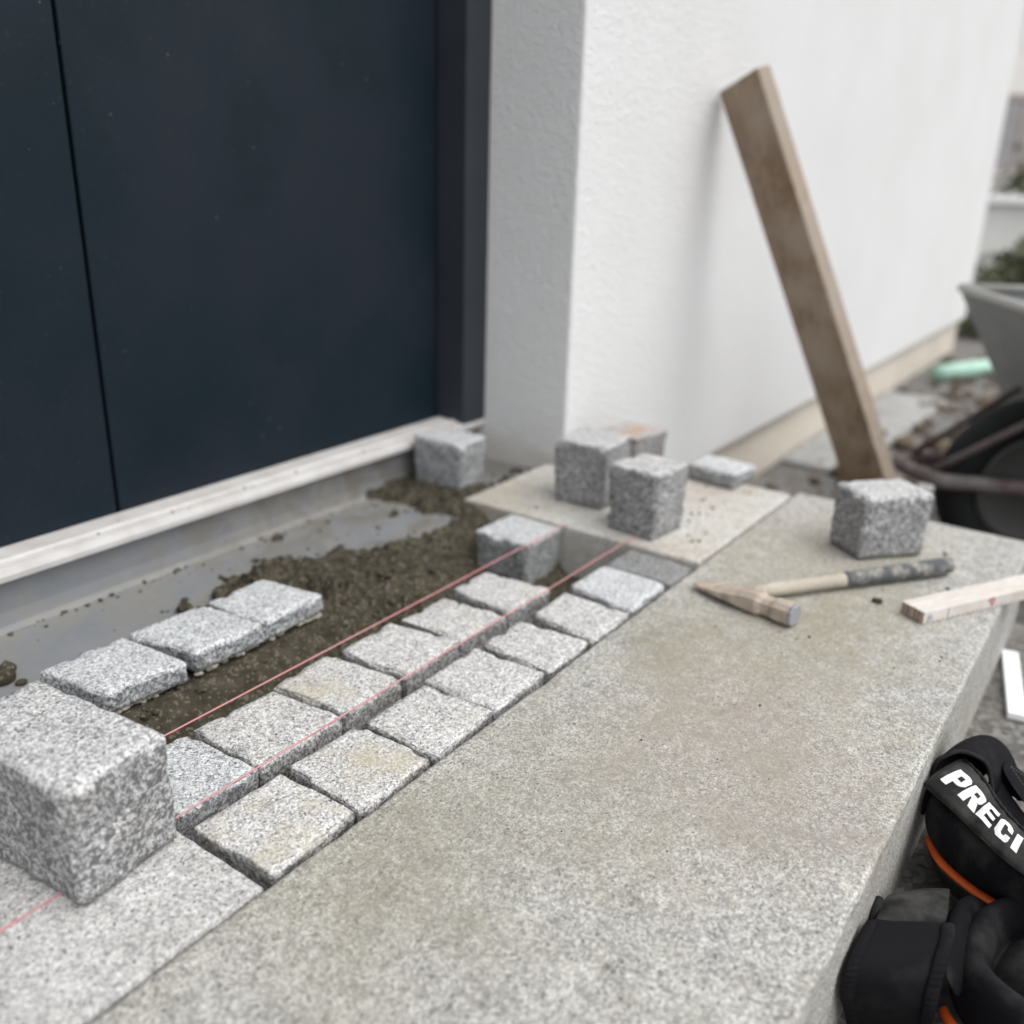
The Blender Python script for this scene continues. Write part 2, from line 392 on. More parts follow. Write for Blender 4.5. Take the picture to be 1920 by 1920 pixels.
def add_box(bm, lo, hi, mtx=None, bevel=0.0):
    x0, y0, z0 = lo; x1, y1, z1 = hi
    vs_ = [bm.verts.new(p) for p in ((x0,y0,z0),(x1,y0,z0),(x1,y1,z0),(x0,y1,z0),(x0,y0,z1),(x1,y0,z1),(x1,y1,z1),(x0,y1,z1))]
    fs = [bm.faces.new([vs_[i] for i in q]) for q in ((3,2,1,0),(4,5,6,7),(0,1,5,4),(1,2,6,5),(2,3,7,6),(3,0,4,7))]
    if mtx is not None:
        for v in vs_: v.co = mtx @ v.co
    if bevel:
        es = list({e for f in fs for e in f.edges})
        bmesh.ops.bevel(bm, geom=es, offset=bevel, segments=2, affect='EDGES', profile=0.6)
    return vs_

def box_mesh(lo, hi, bevel=0.0, mtx=None):
    bm = bmesh.new(); add_box(bm, lo, hi, mtx, bevel); return bm_done(bm)

def tube(bm, pts, r, seg=10, caps=True):
    pts = [Vector(p) for p in pts]
    rs = r if isinstance(r, (list, tuple)) else [r] * len(pts)
    rings = []; up = None
    for i, p in enumerate(pts):
        t = (pts[min(i + 1, len(pts) - 1)] - pts[max(i - 1, 0)]).normalized()
        if up is None:
            up = t.cross(Vector((0, 0, 1)))
            if up.length < 1e-3: up = Vector((1, 0, 0))
            up.normalize()
        up = (up - t * up.dot(t)).normalized()
        w = t.cross(up)
        rings.append([bm.verts.new(p + (up * math.cos(a) + w * math.sin(a)) * rs[i]) for a in [2 * math.pi * k / seg for k in range(seg)]])
    for a, b in zip(rings, rings[1:]):
        for k in range(seg): bm.faces.new((a[k], a[(k + 1) % seg], b[(k + 1) % seg], b[k]))
    if caps: bm.faces.new(rings[0][::-1]); bm.faces.new(rings[-1])

def tube_mesh(pts, r, seg=10):
    bm = bmesh.new(); tube(bm, pts, r, seg); return bm_done(bm)

def loft(rows, closed_u=False, closed_v=False, cap=False):
    """rows: list of point lists of one length"""
    n, k = len(rows), len(rows[0]); vs_ = [p for r in rows for p in r]; fs = []
    for i in range(n if closed_v else n - 1):
        a, b = i * k, ((i + 1) % n) * k
        for j in range(k if closed_u else k - 1):
            j2 = (j + 1) % k
            fs.append((a + j, a + j2, b + j2, b + j))
    if cap:
        fs.append(tuple(range(k))[::-1]); fs.append(tuple((n - 1) * k + j for j in range(k)))
    return vs_, fs

def shell(name, rows, mat, parent, thick=0.003, sub=2, closed_u=False, offset=0.0):
    v, f = loft(rows, closed_u)
    o = link(name, mesh_from(v, f), mat, parent, smooth=True)
    s = o.modifiers.new("thick", 'SOLIDIFY'); s.thickness = thick; s.offset = offset
    if sub:
        b = o.modifiers.new("sub", 'SUBSURF'); b.levels = sub; b.render_levels = sub
    return o

def fbm(p, octaves=4, lac=2.1, gain=0.5):
    a, s = 1.0, 0.0
    for _ in range(octaves):
        s += a * mnoise.noise(p); p = p * lac; a *= gain
    return s

# ------------------------------------------------------------------ granite blocks
def axis_samples(half, r, n_in=11):
    out = []
    for t in (0.0, 0.25, 0.5, 0.75): out.append(-half + r * t)
    for i in range(n_in + 1): out.append(-(half - r) + 2 * (half - r) * i / n_in)
    for t in (0.75, 0.5, 0.25, 0.0): out.append(half - r * t)
    return out

def sett_mesh(quad, h, seed, r=0.0028, rough=1.0, taper=0.06, top_r=None, n_in=16, grow=1.0):
    """quad: the four top corners (x0y1, x0y0, x1y0, x1y1) about the origin; top at z=h, base at 0"""
    rng = random.Random(seed)
    off = Vector((rng.uniform(-50, 50), rng.uniform(-50, 50), rng.uniform(-50, 50)))
    L, N, R_, T = [Vector(q) * grow for q in quad]
    sx = ((R_ - N).length + (T - L).length) / 2; sy = ((L - N).length + (T - R_).length) / 2
    half = (sx / 2, sy / 2, h / 2)
    samp = [axis_samples(hh, r, n_in) for hh in half]
    idx, verts, faces = {}, [], []
    def vert(a, b, c):
        key = (a, b, c)
        if key not in idx:
            idx[key] = len(verts); verts.append(Vector((samp[0][a], samp[1][b], samp[2][c])))
        return idx[key]
    nx, ny, nz = [len(s) - 1 for s in samp]
    for a in range(nx):
        for b in range(ny):
            faces.append((vert(a, b, nz), vert(a+1, b, nz), vert(a+1, b+1, nz), vert(a, b+1, nz)))
            faces.append((vert(a, b+1, 0), vert(a+1, b+1, 0), vert(a+1, b, 0), vert(a, b, 0)))
    for a in range(nx):
        for c in range(nz):
            faces.append((vert(a, 0, c), vert(a+1, 0, c), vert(a+1, 0, c+1), vert(a, 0, c+1)))
            faces.append((vert(a, ny, c+1), vert(a+1, ny, c+1), vert(a+1, ny, c), vert(a, ny, c)))
    for b in range(ny):
        for c in range(nz):
            faces.append((vert(0, b, c+1), vert(0, b+1, c+1), vert(0, b+1, c), vert(0, b, c)))
            faces.append((vert(nx, b, c), vert(nx, b+1, c), vert(nx, b+1, c+1), vert(nx, b, c+1)))
    out = []
    chips = [(rng.choice((-1, 1)), rng.choice((0, 1)), rng.uniform(-1, 1), rng.uniform(0.005, 0.012), rng.uniform(0.002, 0.0045)) for _ in range(5)]
    for v in verts:
        inner = Vector([max(-(hh - r), min(hh - r, v[i])) for i, hh in enumerate(half)])
        d = v - inner
        nrm = d.normalized() if d.length > 1e-9 else Vector((0, 0, 0))
        p = inner + nrm * r
        side = max(0.0, 1 - abs(nrm.z))
        edge = 1.0 if sum(1 for i in range(3) if abs(d[i]) > 1e-6) > 1 else 0.0
        q = p + off
        disp = 0.0016 * fbm(q * 38, 3) * (0.08 + side * 1.3) + 0.0004 * fbm(q * 210, 2) * (0.4 + side)
        disp += edge * (0.0011 * fbm(q * 120, 3) - 0.0006)
        disp *= rough
        for (sg, ax, t, rad_, dep) in chips:          # bites out of the top arris
            cc = Vector((sg * half[0], t * half[1], half[2])) if ax == 0 else Vector((t * half[0], sg * half[1], half[2]))
            dd = (p - cc).length
            if dd < rad_: disp -= dep * rough * (1 - (dd / rad_) ** 2)
        p = p + nrm * disp
        # a large-scale lean and bulge of each face
        p.x += (0.0015 * fbm((off + Vector((0, p.y, p.z))) * 16, 2) + 0.0007 * fbm((off + Vector((0, p.y, p.z * 0.8))) * 75, 2)) * rough * (1 if nrm.x else 0)
        p.y += (0.0015 * fbm((off + Vector((p.x, 3, p.z))) * 16, 2) + 0.0007 * fbm((off + Vector((p.x, 3, p.z * 0.8))) * 75, 2)) * rough * (1 if nrm.y else 0)
        # taper to the base and warp into the observed outline
        u = p.x / sx + 0.5; w = p.y / sy + 0.5; zz = p.z / h + 0.5
        k = 1 - taper * (1 - zz)
        u = 0.5 + (u - 0.5) * k; w = 0.5 + (w - 0.5) * k
        xy = N * ((1-u)*(1-w)) + R_ * (u*(1-w)) + T * (u*w) + L * ((1-u)*w)
        out.append((xy.x, xy.y, p.z + h / 2))
    return mesh_from(out, faces)

LAID = "granite setts laid in mortar along the step"
def laid_sett(quad, z_top, h, mat, seed, label, group=LAID, tilt=(0, 0), **kw):
    cx = sum(q[0] for q in quad) / 4; cy = sum(q[1] for q in quad) / 4
    q = [(a - cx, b - cy, 0) for a, b in quad]
    kw.setdefault('taper', 0.02)
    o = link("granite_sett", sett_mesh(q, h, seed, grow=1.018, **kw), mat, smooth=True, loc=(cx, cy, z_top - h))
    o.rotation_euler = (tilt[0], tilt[1], 0)
    tag(o, label, "paving stone", group)
    return o

def loose_sett(c, yaw, size, z, mat, seed, label, tilt=(0, 0), group="loose granite setts waiting to be laid", **kw):
    sx, sy, sz = size
    q = [(-sx/2, sy/2, 0), (-sx/2, -sy/2, 0), (sx/2, -sy/2, 0), (sx/2, sy/2, 0)]
    o = link("granite_sett", sett_mesh(q, sz, seed, **kw), mat, smooth=True, loc=(c[0], c[1], z))
    o.rotation_euler = (tilt[0], tilt[1], rad(yaw))
    tag(o, label, "paving stone", group)
    return o

def slab(name, outline, z0, z1, mat, label, bevel=0.004, step=0.012, seed=1, group=None):
    """outline: ccw polygon; resampled edge with a slightly chipped arris"""
    pts = []
    n = len(outline)
    for i in range(n):
        a = Vector((*outline[i], 0)); b = Vector((*outline[(i + 1) % n], 0))
        d = (b - a); cnt = max(1, int(d.length / step)); nrm = Vector((d.y, -d.x, 0)).normalized()
        for k in range(cnt): pts.append((a + d * (k / cnt), nrm, k == 0))
    m = len(pts)
    for i in range(m):
        if pts[i][2]:
            nn = (pts[i][1] + pts[i - 1][1]); nn = nn / max(0.5, nn.length_squared / 2)
            pts[i] = (pts[i][0], nn, True)
    rows = []
    def ring(inset, z, j):
        r = []
        for (p, nrm, _) in pts:
            q = Vector((p.x * 60, p.y * 60, seed * 9.7))
            d = 0.0009 * fbm(q, 3) * j
            chip = max(0.0, mnoise.noise(Vector((p.x * 22, p.y * 22, seed * 3.1))) - 0.35) * 0.006 * j
            v = p - nrm * (inset + chip) + nrm * d
            r.append((v.x, v.y, z + (0.0003 * fbm(q * 1.7, 2) - chip * 0.5 if j > 1 else 0)))
        return r
    rows = [ring(0, z0, 0.5), ring(0, z1 - 0.04, 0.7), ring(0, z1 - bevel, 1), ring(bevel * 0.35, z1 - bevel * 0.3, 1.2), ring(bevel, z1, 1)]
    v, f = loft(rows, closed_u=True)
    v = list(v); top = [Vector((p[0], p[1])) for p in rows[-1]]
    tv, _, tf, orig, _, _ = delaunay_2d_cdt(top, [(a, (a + 1) % m) for a in range(m)], [], 1, 1e-6)
    base = 4 * m; remap = {}
    for q, src in enumerate(orig):
        if src: remap[q] = base + src[0]
        else: remap[q] = len(v); v.append((tv[q].x, tv[q].y, z1))
    for t in tf: f.append(tuple(remap[q] for q in t))
    f.append(tuple(range(m))[::-1])
    o = link(name, mesh_from(v, f), mat)
    tag(o, label, "stone slab", group)
    return o

# ================================================================== SETTING
def ground_z(x, y):
    t = min(1, max(0, (x - 1.55) / 0.45)); t = t * t * (3 - 2 * t)
    z = -0.150 - 0.16 * t
    if x > 1.6 or y < 0.09:
        z += 0.004 * fbm(Vector((x * 6, y * 6, 0.3)), 3) * (1 if x < 12 else 0)
    return z
xs = [-250, -80, -25, -8, -3] + [-1 + 0.05 * i for i in range(0, 131)] + [6, 7, 8, 10, 13, 18, 30, 70, 250]
ys = [-250, -80, -25, -8, -4, -2.5] + [-1.5 + 0.05 * i for i in range(0, 56)] + [1.6, 2.5, 5, 10, 25, 80, 250]
gv = [(x, y, ground_z(x, y)) for y in ys for x in xs]
gf = [(j*len(xs)+i, j*len(xs)+i+1, (j+1)*len(xs)+i+1, (j+1)*len(xs)+i) for j in range(len(ys)-1) for i in range(len(xs)-1)]
tag(link("ground", mesh_from(gv, gf), M_GROUND, smooth=True), kind='structure')

# ------------------------------------------------------------------ house
YF, YD = 0.879, 1.066           # facade plane, door frame plane
house = tag(empty("house", (1.434, YF, 0)), "white rendered house wall beside a dark front door", "house")
def hpart(name, mesh, mat, smooth=False, parent=house):
    o = link(name, mesh, mat, None, smooth)
    o.parent = parent
    if parent is house: o.matrix_parent_inverse = Matrix.Translation((-1.434, -YF, 0))
    return o
hpart("facade_wall", box_mesh((1.434, YF, -0.143), (5.32, 5.0, 3.2), 0.006), M_PLASTER)
hpart("facade_wall", box_mesh((-4.5, YF, -0.143), (-0.62, 5.0, 3.2), 0.006), M_PLASTER)
hpart("lintel", box_mesh((-0.618, YF, 2.15), (1.432, 5.0, 3.2), 0.004), M_PLASTER)
hpart("plinth", box_mesh((1.46, YF + 0.022, -0.5), (5.27, 4.9, -0.145)), M_PLINTH)
hpart("drip_edge", box_mesh((1.50, YF + 0.004, -0.152), (5.315, YF + 0.10, -0.1435)), M_DRIP)
# door: leaf of two boards, frame, threshold
door = hpart("front_door", box_mesh((-0.62, 1.150, 0.055), (1.372, 1.180, 2.12)), M_DOOR)
for x0, x1 in ((-0.618, 0.6695), (0.6745, 1.352)):
    hpart("door_panel", box_mesh((x0, 1.124, 0.066), (x1, 1.1495, 2.10), 0.0025), M_DOOR, parent=door)
frame = hpart("door_frame", box_mesh((1.364, YD, 0.058), (1.4335, 1.16, 2.149), 0.002), M_FRAME)
hpart("rebate_seal", box_mesh((1.3525, 1.139, 0.06), (1.3635, 1.149, 2.12)), M_TYRE, parent=frame)
# threshold: sloped pale section with a rounded front lip
prof = [(1.125, 0.066), (1.094, 0.0635), (1.092, 0.0665), (1.088, 0.0665), (1.086, 0.0630), (1.072, 0.0615), (1.066, 0.0590), (1.0635, 0.054), (1.0640, 0.047), (1.068, 0.0452), (1.10, 0.0445), (1.125, 0.0445)]
vv, ff = loft([[(x, y, z) for y, z in prof] for x in (-0.60, 1.432)], closed_u=True, cap=True)
th = hpart("threshold", mesh_from(vv, ff), M_SILL)
# sealing membrane: upstand under the threshold, ledge, and drop into the trench
prof = [(1.084, 0.046), (1.0835, 0.0), (1.080, -0.016), (1.072, -0.0215), (0.806, -0.022), (0.800, -0.026), (0.800, -0.15), (0.84, -0.16), (1.15, -0.16), (1.15, 0.046)]
xsm = [-0.60 + (1.4325 + 0.60) * i / 120 for i in range(121)]
rows = []
for x in xsm:
    rows.append([(x, y + 0.0016 * fbm(Vector((x * 7, y * 9, 1)), 2), z + (0.0014 * fbm(Vector((x * 8, y * 11, 4)), 2) if 0.81 < y < 1.08 else 0)) for y, z in [(yy + (0.085 * max(0, min(1, (x - 0.84) / 0.10)) if yy < 0.85 else 0), zz) for yy, zz in prof]])
vv, ff = loft(rows, closed_u=True, cap=True)
hpart("sealing_membrane", mesh_from(vv, ff), M_MEMBRANE, smooth=False)

# ------------------------------------------------------------------ step slabs
SL = "granite slabs of the door step"
slab("stone_slab", [(-0.7, 0.100), (1.575, 0.100), (1.575, 0.4745), (-0.7, 0.4745)], -0.156, 0.0, M_SLAB,
     "long worn beige granite step slab carrying the hammer and folding rule", seed=1, group=SL)
slab("stone_slab", [(-0.7, 0.4775), (0.366, 0.4775), (0.366, 0.770), (-0.7, 0.770)], -0.156, 0.0005, M_SLAB_PALE,
     "paler clean granite slab under the big loose stone", seed=2, group=SL)
slab("stone_slab", [(1.170, 0.4805), (1.555, 0.4785), (1.555, 0.873), (1.428, 0.873), (1.424, 0.912), (1.170, 0.909)], -0.156, 0.0, M_SLAB_DUSTY,
     "dusty granite slab by the white wall corner carrying several loose cubes", seed=3, group=SL)

# ------------------------------------------------------------------ mortar bed (one mass nobody could count)
HEAP = [(0.60, 0.78), (0.645, 0.93), (0.70, 0.975), (0.78, 1.00), (0.83, 0.992), (0.90, 0.972), (0.94, 0.925), (1.00, 0.905), (1.09, 0.885), (1.115, 0.90), (1.10, 0.97), (1.115, 1.03), (1.10, 1.085), (1.30, 1.085), (1.30, 0.78)]
def seg_dist(p, poly):
    inside = False; best = 9.0; n = len(poly)
    for i in range(n):
        (x1, y1), (x2, y2) = poly[i], poly[(i + 1) % n]
        if (y1 > p[1]) != (y2 > p[1]) and p[0] < (x2 - x1) * (p[1] - y1) / (y2 - y1) + x1: inside = not inside
        dx, dy = x2 - x1, y2 - y1
        t = max(0, min(1, ((p[0]-x1)*dx + (p[1]-y1)*dy) / (dx*dx + dy*dy)))
        best = min(best, math.hypot(p[0]-x1-t*dx, p[1]-y1-t*dy))
    return best if inside else -best
def sstep(a, b, x):
    t = max(0.0, min(1.0, (x - a) / (b - a))); return t * t * (3 - 2 * t)
def mortar_z(x, y):
    q = Vector((x, y, 0))
    lumps = 0.0085 * fbm(q * 21, 3, 2.1, 0.55) + 0.0062 * abs(fbm(q * 52 + Vector((5, 2, 1)), 4)) + 0.0016 * fbm(q * 260, 2)
    # trench level under the laid rows, rising toward the ledge
    cl_ = mnoise.voronoi(q * 52 + Vector((0, 0, 0.3)))
    rough_ = 0.35 + 1.3 * sstep(-0.25, 0.45, mnoise.noise(q * 11 + Vector((1, 6, 2))))
    lumps = 0.0075 * fbm(q * 19, 3, 2.1, 0.55) + rough_ * (0.0050 * abs(fbm(q * 48 + Vector((5, 2, 1)), 4)) + 0.016 * max(0.0, 0.60 - cl_[0][0]) * max(0.0, 0.35 + mnoise.noise(q * 29))) + 0.0010 * fbm(q * 260, 2)
    base = -0.082 + 0.030 * sstep(0.70, 0.735, y) + (0.024 - 0.010 * sstep(0.8, 0.9, x)) * sstep(0.735, 0.80, y)
    if x > 0.76: base += 0.030 * sstep(0.755, 0.87, x) * sstep(0.70, 0.76, y) * (1 - 0.65 * sstep(1.03, 1.12, x))
    d = seg_dist((x, y), HEAP) + 0.034 * fbm(q * 18 + Vector((3, 3, 3)), 4) + 0.012 * mnoise.noise(q * 75)
    if y > 0.79:
        on = -0.022 - 0.010 + 0.022 * sstep(-0.02, 0.05, d) + lumps * (0.35 + 1.0 * sstep(-0.015, 0.03, d))
        # crumbs on the bare ledge and a line of residue along the upstand
        if y > 1.055: on += 0.008 * sstep(1.058, 1.08, y) + 0.008 * max(0, fbm(q * 18, 3) - 0.05)
        spot = max(0.0, mnoise.noise(q * 30 + Vector((9, 0, 0))) - 0.50) * 0.075 * sstep(-0.20, -0.05, d)
        on += spot
        t = sstep(0.79, 0.815, y) if x < 0.86 else sstep(0.80, 0.885, y)
        low = base + lumps
        if x > 0.9: low = low + (min(low, -0.064 + 0.6 * lumps) - low) * sstep(0.93, 1.01, x)
        if x < 0.745: return -0.019 + 0.45 * lumps if d > 0 or y < 0.83 else -0.03
        # below the three laid setts the mortar is packed up to their underside
        
        return low * (1 - t) + on * t
    z = base + lumps * sstep(0.69, 0.74, y) + 0.3 * lumps
    if x > 0.9: z = z + (min(z, -0.064 + 0.6 * lumps) - z) * sstep(0.93, 1.01, x)
    if x < 0.80: z = -0.080 + 0.024 * sstep(0.705, 0.73, y) + 0.038 * sstep(0.735, 0.792, y) + 0.75 * lumps
    return min(z, -0.013) if x < 0.745 else z
mx = [0.30 + 0.0042 * i for i in range(int((1.43 - 0.30) / 0.0042) + 1)]
my = [0.472 + 0.0042 * i for i in range(int((1.083 - 0.472) / 0.0042) + 1)]
mv = []
for y in my:
    for x in mx:
        z = mortar_z(x, y)
        if x > 1.172 and y < 0.915: z = -0.12
        if x < 0.366 and y < 0.772: z = -0.12
        if x > 1.165: z = min(z, -0.006)
        mv.append((x + 0.0012 * mnoise.noise(Vector((x*90, y*90, 1))), y + 0.0012 * mnoise.noise(Vector((x*90, y*90, 7))), z))
nx_ = len(mx)
mf = [(j*nx_+i, j*nx_+i+1, (j+1)*nx_+i+1, (j+1)*nx_+i) for j in range(len(my)-1) for i in range(nx_-1)]
tag(link("mortar_bed", mesh_from(mv, mf), M_MORTAR, smooth=False), "damp brown mortar spread in the trench and over the grey ledge", kind='stuff')

# loose crumbs of mortar: on the heap, the ledge, the sill and the slabs
def lump(bm, c, r, rng, flat=0.7):
    m = Matrix.Translation(c) @ Matrix.Rotation(rng.uniform(0, 6.28), 4, 'Z') @ Matrix.Diagonal((rng.uniform(0.8, 1.3), rng.uniform(0.7, 1.1), flat, 1))
    res = bmesh.ops.create_icosphere(bm, subdivisions=2 if r > 0.004 else 1, radius=r, matrix=m)
    s = rng.uniform(0, 90)
    for v in res['verts']:
        d = v.co - Vector(c)
        v.co = Vector(c) + d * (1 + 0.45 * mnoise.noise(d / r * 1.3 + Vector((s, s, s))))
rng = random.Random(11)
bm = bmesh.new()
for _ in range(1000):
    x = rng.uniform(0.42, 1.20); y = rng.uniform(0.70, 1.08)
    d = seg_dist((x, y), HEAP)
    if y > 0.80 and d < 0 and rng.random() > math.exp(d * 26): continue
    if x > 1.16 and y < 0.92: continue
    r = rng.choice((0.0008, 0.0012, 0.0016, 0.002, 0.003, 0.0045)) * rng.uniform(0.7, 1.2)
    z = max(mortar_z(x, y), -0.022 if y > 0.805 else -1)
    lump(bm, (x, y, z + r * 0.25), r, rng)
for _ in range(80):                                     # along the foot of the upstand
    x = rng.uniform(0.40, 1.30); y = rng.gauss(1.066, 0.010)
    if y > 1.079: continue
    r = rng.choice((0.0008, 0.0012, 0.002, 0.003, 0.004)); lump(bm, (x, y, -0.0215 + r * 0.2), r, rng, 0.45)
for (x, y, r) in ((0.415, 0.965, 0.012), (0.43, 0.985, 0.010), (0.40, 0.99, 0.011), (0.425, 0.945, 0.006), (0.645, 0.955, 0.011), (0.700, 0.955, 0.012), (0.712, 0.935, 0.010), (0.69, 0.94, 0.008), (0.50, 0.95, 0.004)):
    lump(bm, (x, y, -0.0215 + r * 0.4), r, rng)
me = bm_done(bm)
tag(link("mortar_crumbs", me, M_MORTAR, smooth=True), "brown mortar crumbs scattered on the mortar heap and grey ledge", kind='stuff')
bm = bmesh.new()
for _ in range(80):
    x = rng.uniform(0.55, 1.55); y = rng.uniform(0.12, 0.47)
    if rng.random() < 0.5: x = rng.gauss(1.05, 0.12); y = rng.gauss(0.30, 0.06)
    r = rng.choice((0.0004, 0.0006, 0.0009, 0.0014)); lump(bm, (x, y, r * 0.3), r, rng)
for (x, y, r) in ((1.196, 0.236, 0.0062), (1.04, 0.275, 0.0022), (1.30, 0.17, 0.003), (1.335, 0.20, 0.0035), (1.43, 0.20, 0.004)):
    lump(bm, (x, y, r * 0.5), r, rng)
for _ in range(60):
    x = rng.uniform(1.2, 1.54); y = rng.uniform(0.5, 0.86); r = rng.choice((0.001, 0.0018, 0.003)); lump(bm, (x, y, r * 0.3), r, rng)
for _ in range(26):
    x = rng.uniform(1.18, 1.42); y = rng.uniform(0.915, 0.96); r = rng.choice((0.002, 0.004, 0.007)); lump(bm, (x, y, -0.010 + r * 0.4), r, rng)
for _ in range(40):
    x = rng.uniform(0.5, 1.3); y = rng.uniform(1.068, 1.112); r = rng.choice((0.0006, 0.0012, 0.0022)); lump(bm, (x, y, 0.063 + r * 0.2), r, rng)
tag(link("mortar_crumbs", bm_done(bm), M_MORTAR, smooth=True), "tiny dark crumbs lying on the granite slabs and threshold", kind='stuff')

# ------------------------------------------------------------------ laid setts
H0 = 0.088
A = [
 ([(0.377,0.578),(0.380,0.481),(0.474,0.485),(0.470,0.575)], M_SETT_STAIN, "sett with a brown stain, first in the slab-side row beside the big loose stone"),
 ([(0.483,0.578),(0.477,0.479),(0.576,0.484),(0.570,0.577)], M_SETT_STAIN, "yellowish stained sett, second in the row along the long slab"),
 ([(0.582,0.576),(0.580,0.481),(0.677,0.485),(0.672,0.574)], M_SETT, "sett with a chipped corner, third in the row along the long slab"),
 ([(0.681,0.580),(0.676,0.482),(0.772,0.484),(0.770,0.578)], M_SETT, "fourth sett from the near end in the row along the long slab"),
 ([(0.784,0.580),(0.774,0.480),(0.865,0.484),(0.858,0.578)], M_SETT, "fifth sett from the near end in the row along the long slab"),
 ([(0.884,0.578),(0.867,0.480),(0.962,0.483),(0.963,0.578)], M_SETT, "sixth sett from the near end in the row along the long slab"),
 ([(0.982,0.583),(0.964,0.481),(1.071,0.484),(1.073,0.583)], M_SETT_COOL, "last pale sett of the slab-side row, next to the dark sunken one"),
]
for i, (q, m, lab) in enumerate(A):
    laid_sett(q, 0.0005 + random.uniform(-0.0012, 0.0012), H0, m, 20 + i, lab, tilt=(random.uniform(-.012, .012), random.uniform(-.012, .012)))
laid_sett([(1.090,0.588),(1.084,0.484),(1.163,0.485),(1.163,0.588)], -0.006, 0.082, M_SETT_WET, 40, "dark grey damp sett at the far end of the slab-side row")
B = [
 ([(0.374,0.697),(0.376,0.599),(0.463,0.600),(0.458,0.697)], M_SETT_COOL, "sett half hidden by the big loose stone, first in the middle row"),
 ([(0.466,0.697),(0.467,0.598),(0.572,0.598),(0.563,0.692)], M_SETT, "broad sett with chipped rear edge, second in the middle row"),
 ([(0.566,0.696),(0.577,0.598),(0.662,0.600),(0.650,0.702)], M_SETT_STAIN, "sett with a beige stained back edge, third in the middle row"),
 ([(0.667,0.697),(0.670,0.598),(0.771,0.605),(0.753,0.699)], M_SETT, "fourth sett in the middle row between the two pink strings"),
 ([(0.774,0.695),(0.774,0.604),(0.860,0.598),(0.853,0.693)], M_SETT, "fifth sett in the middle row between the two pink strings"),
 ([(0.879,0.699),(0.867,0.600),(0.958,0.600),(0.949,0.700)], M_SETT, "last sett of the middle row, in front of the cube standing in the trench"),
]
for i, (q, m, lab) in enumerate(B):
    laid_sett(q, 0.0005 + random.uniform(-0.0012, 0.0012), H0, m, 50 + i, lab, tilt=(random.uniform(-.012, .012), random.uniform(-.012, .012)))
Cc = [
 ([(0.423,0.895),(0.439,0.800),(0.530,0.791),(0.520,0.894)], "thin pale sett plate on the ledge nearest the big loose stone"),
 ([(0.527,0.896),(0.545,0.798),(0.638,0.795),(0.628,0.892)], "middle one of the three thin sett plates set against the grey ledge"),
 ([(0.634,0.892),(0.640,0.797),(0.738,0.800),(0.722,0.893)], "farthest of the three thin sett plates, bordering the mortar heap"),
]
for i, (q, lab) in enumerate(Cc):
    laid_sett(q, 0.0155, 0.026, M_SETT_COOL, 70 + i, lab, tilt=(0.01, -0.006), r=0.0048, taper=-0.01)
    # bed of paler mortar squeezed out under the plate
    cx = sum(a for a, b in q) / 4; cy = sum(b for a, b in q) / 4
bm = bmesh.new()
for i, (q, lab) in enumerate(Cc):
    x0, x1 = q[1][0] + 0.006, q[2][0] - 0.004
    for k in range(26):
        x = x0 + (x1 - x0) * k / 25
        lump(bm, (x, 0.806 + rng.uniform(-0.003, 0.003), -0.0135 + rng.uniform(-0.002, 0.001)), rng.uniform(0.003, 0.0055), rng, 0.6) if mnoise.noise(Vector((x * 30, i, 0))) > -0.15 else None
    for k in range(16):
        lump(bm, (rng.uniform(x0, x1), rng.uniform(0.81, 0.88), -0.0165), 0.008, rng, 0.6)
tag(link("mortar_bedding", bm_done(bm), M_MORTAR_DRY, smooth=True), "pale mortar squeezed out under the three thin sett plates", kind='stuff')

# ------------------------------------------------------------------ loose setts
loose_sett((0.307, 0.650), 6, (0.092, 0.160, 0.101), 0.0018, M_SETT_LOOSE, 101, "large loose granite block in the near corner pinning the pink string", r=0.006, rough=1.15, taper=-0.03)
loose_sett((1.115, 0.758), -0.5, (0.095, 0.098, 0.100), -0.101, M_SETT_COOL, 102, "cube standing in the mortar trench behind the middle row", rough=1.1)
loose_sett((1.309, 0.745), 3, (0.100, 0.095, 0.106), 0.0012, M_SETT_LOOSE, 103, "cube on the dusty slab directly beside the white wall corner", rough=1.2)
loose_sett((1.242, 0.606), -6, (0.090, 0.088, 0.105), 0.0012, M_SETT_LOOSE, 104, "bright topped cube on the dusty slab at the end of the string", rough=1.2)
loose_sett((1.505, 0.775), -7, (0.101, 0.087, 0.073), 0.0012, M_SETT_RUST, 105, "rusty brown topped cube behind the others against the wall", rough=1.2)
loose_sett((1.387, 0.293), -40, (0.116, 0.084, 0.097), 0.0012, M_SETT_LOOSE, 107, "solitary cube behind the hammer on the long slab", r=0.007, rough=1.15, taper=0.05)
loose_sett((1.250, 1.008), 3, (0.080, 0.104, 0.094), -0.0195, M_SETT_COOL, 108, "cube standing on the ledge in the corner beside the door frame", tilt=(0.03, -0.02))
# thin broken piece lying at the slab end
loose_sett((1.548, 0.612), -4, (0.085, 0.100, 0.030), 0.0008, M_SETT_COOL, 109, "flat broken stone piece lying by the wall plinth", r=0.006, rough=1.6, n_in=8)

# ------------------------------------------------------------------ mason's lines
def line_obj(pts, label):
    fine = []
    for a, b in zip(pts, pts[1:]):
        a, b = Vector(a), Vector(b)
        for k in range(30): fine.append(a.lerp(b, k / 30))
    fine.append(Vector(pts[-1]))
    bm = bmesh.new(); tube(bm, fine, 0.00085, 8)
    for ph in (0, math.pi):                         # two twisted strands
        pass
    o = link("mason_line", bm_done(bm), M_STRING, smooth=True)
    tag(o, label, "string", "pink mason's lines stretched over the setts")
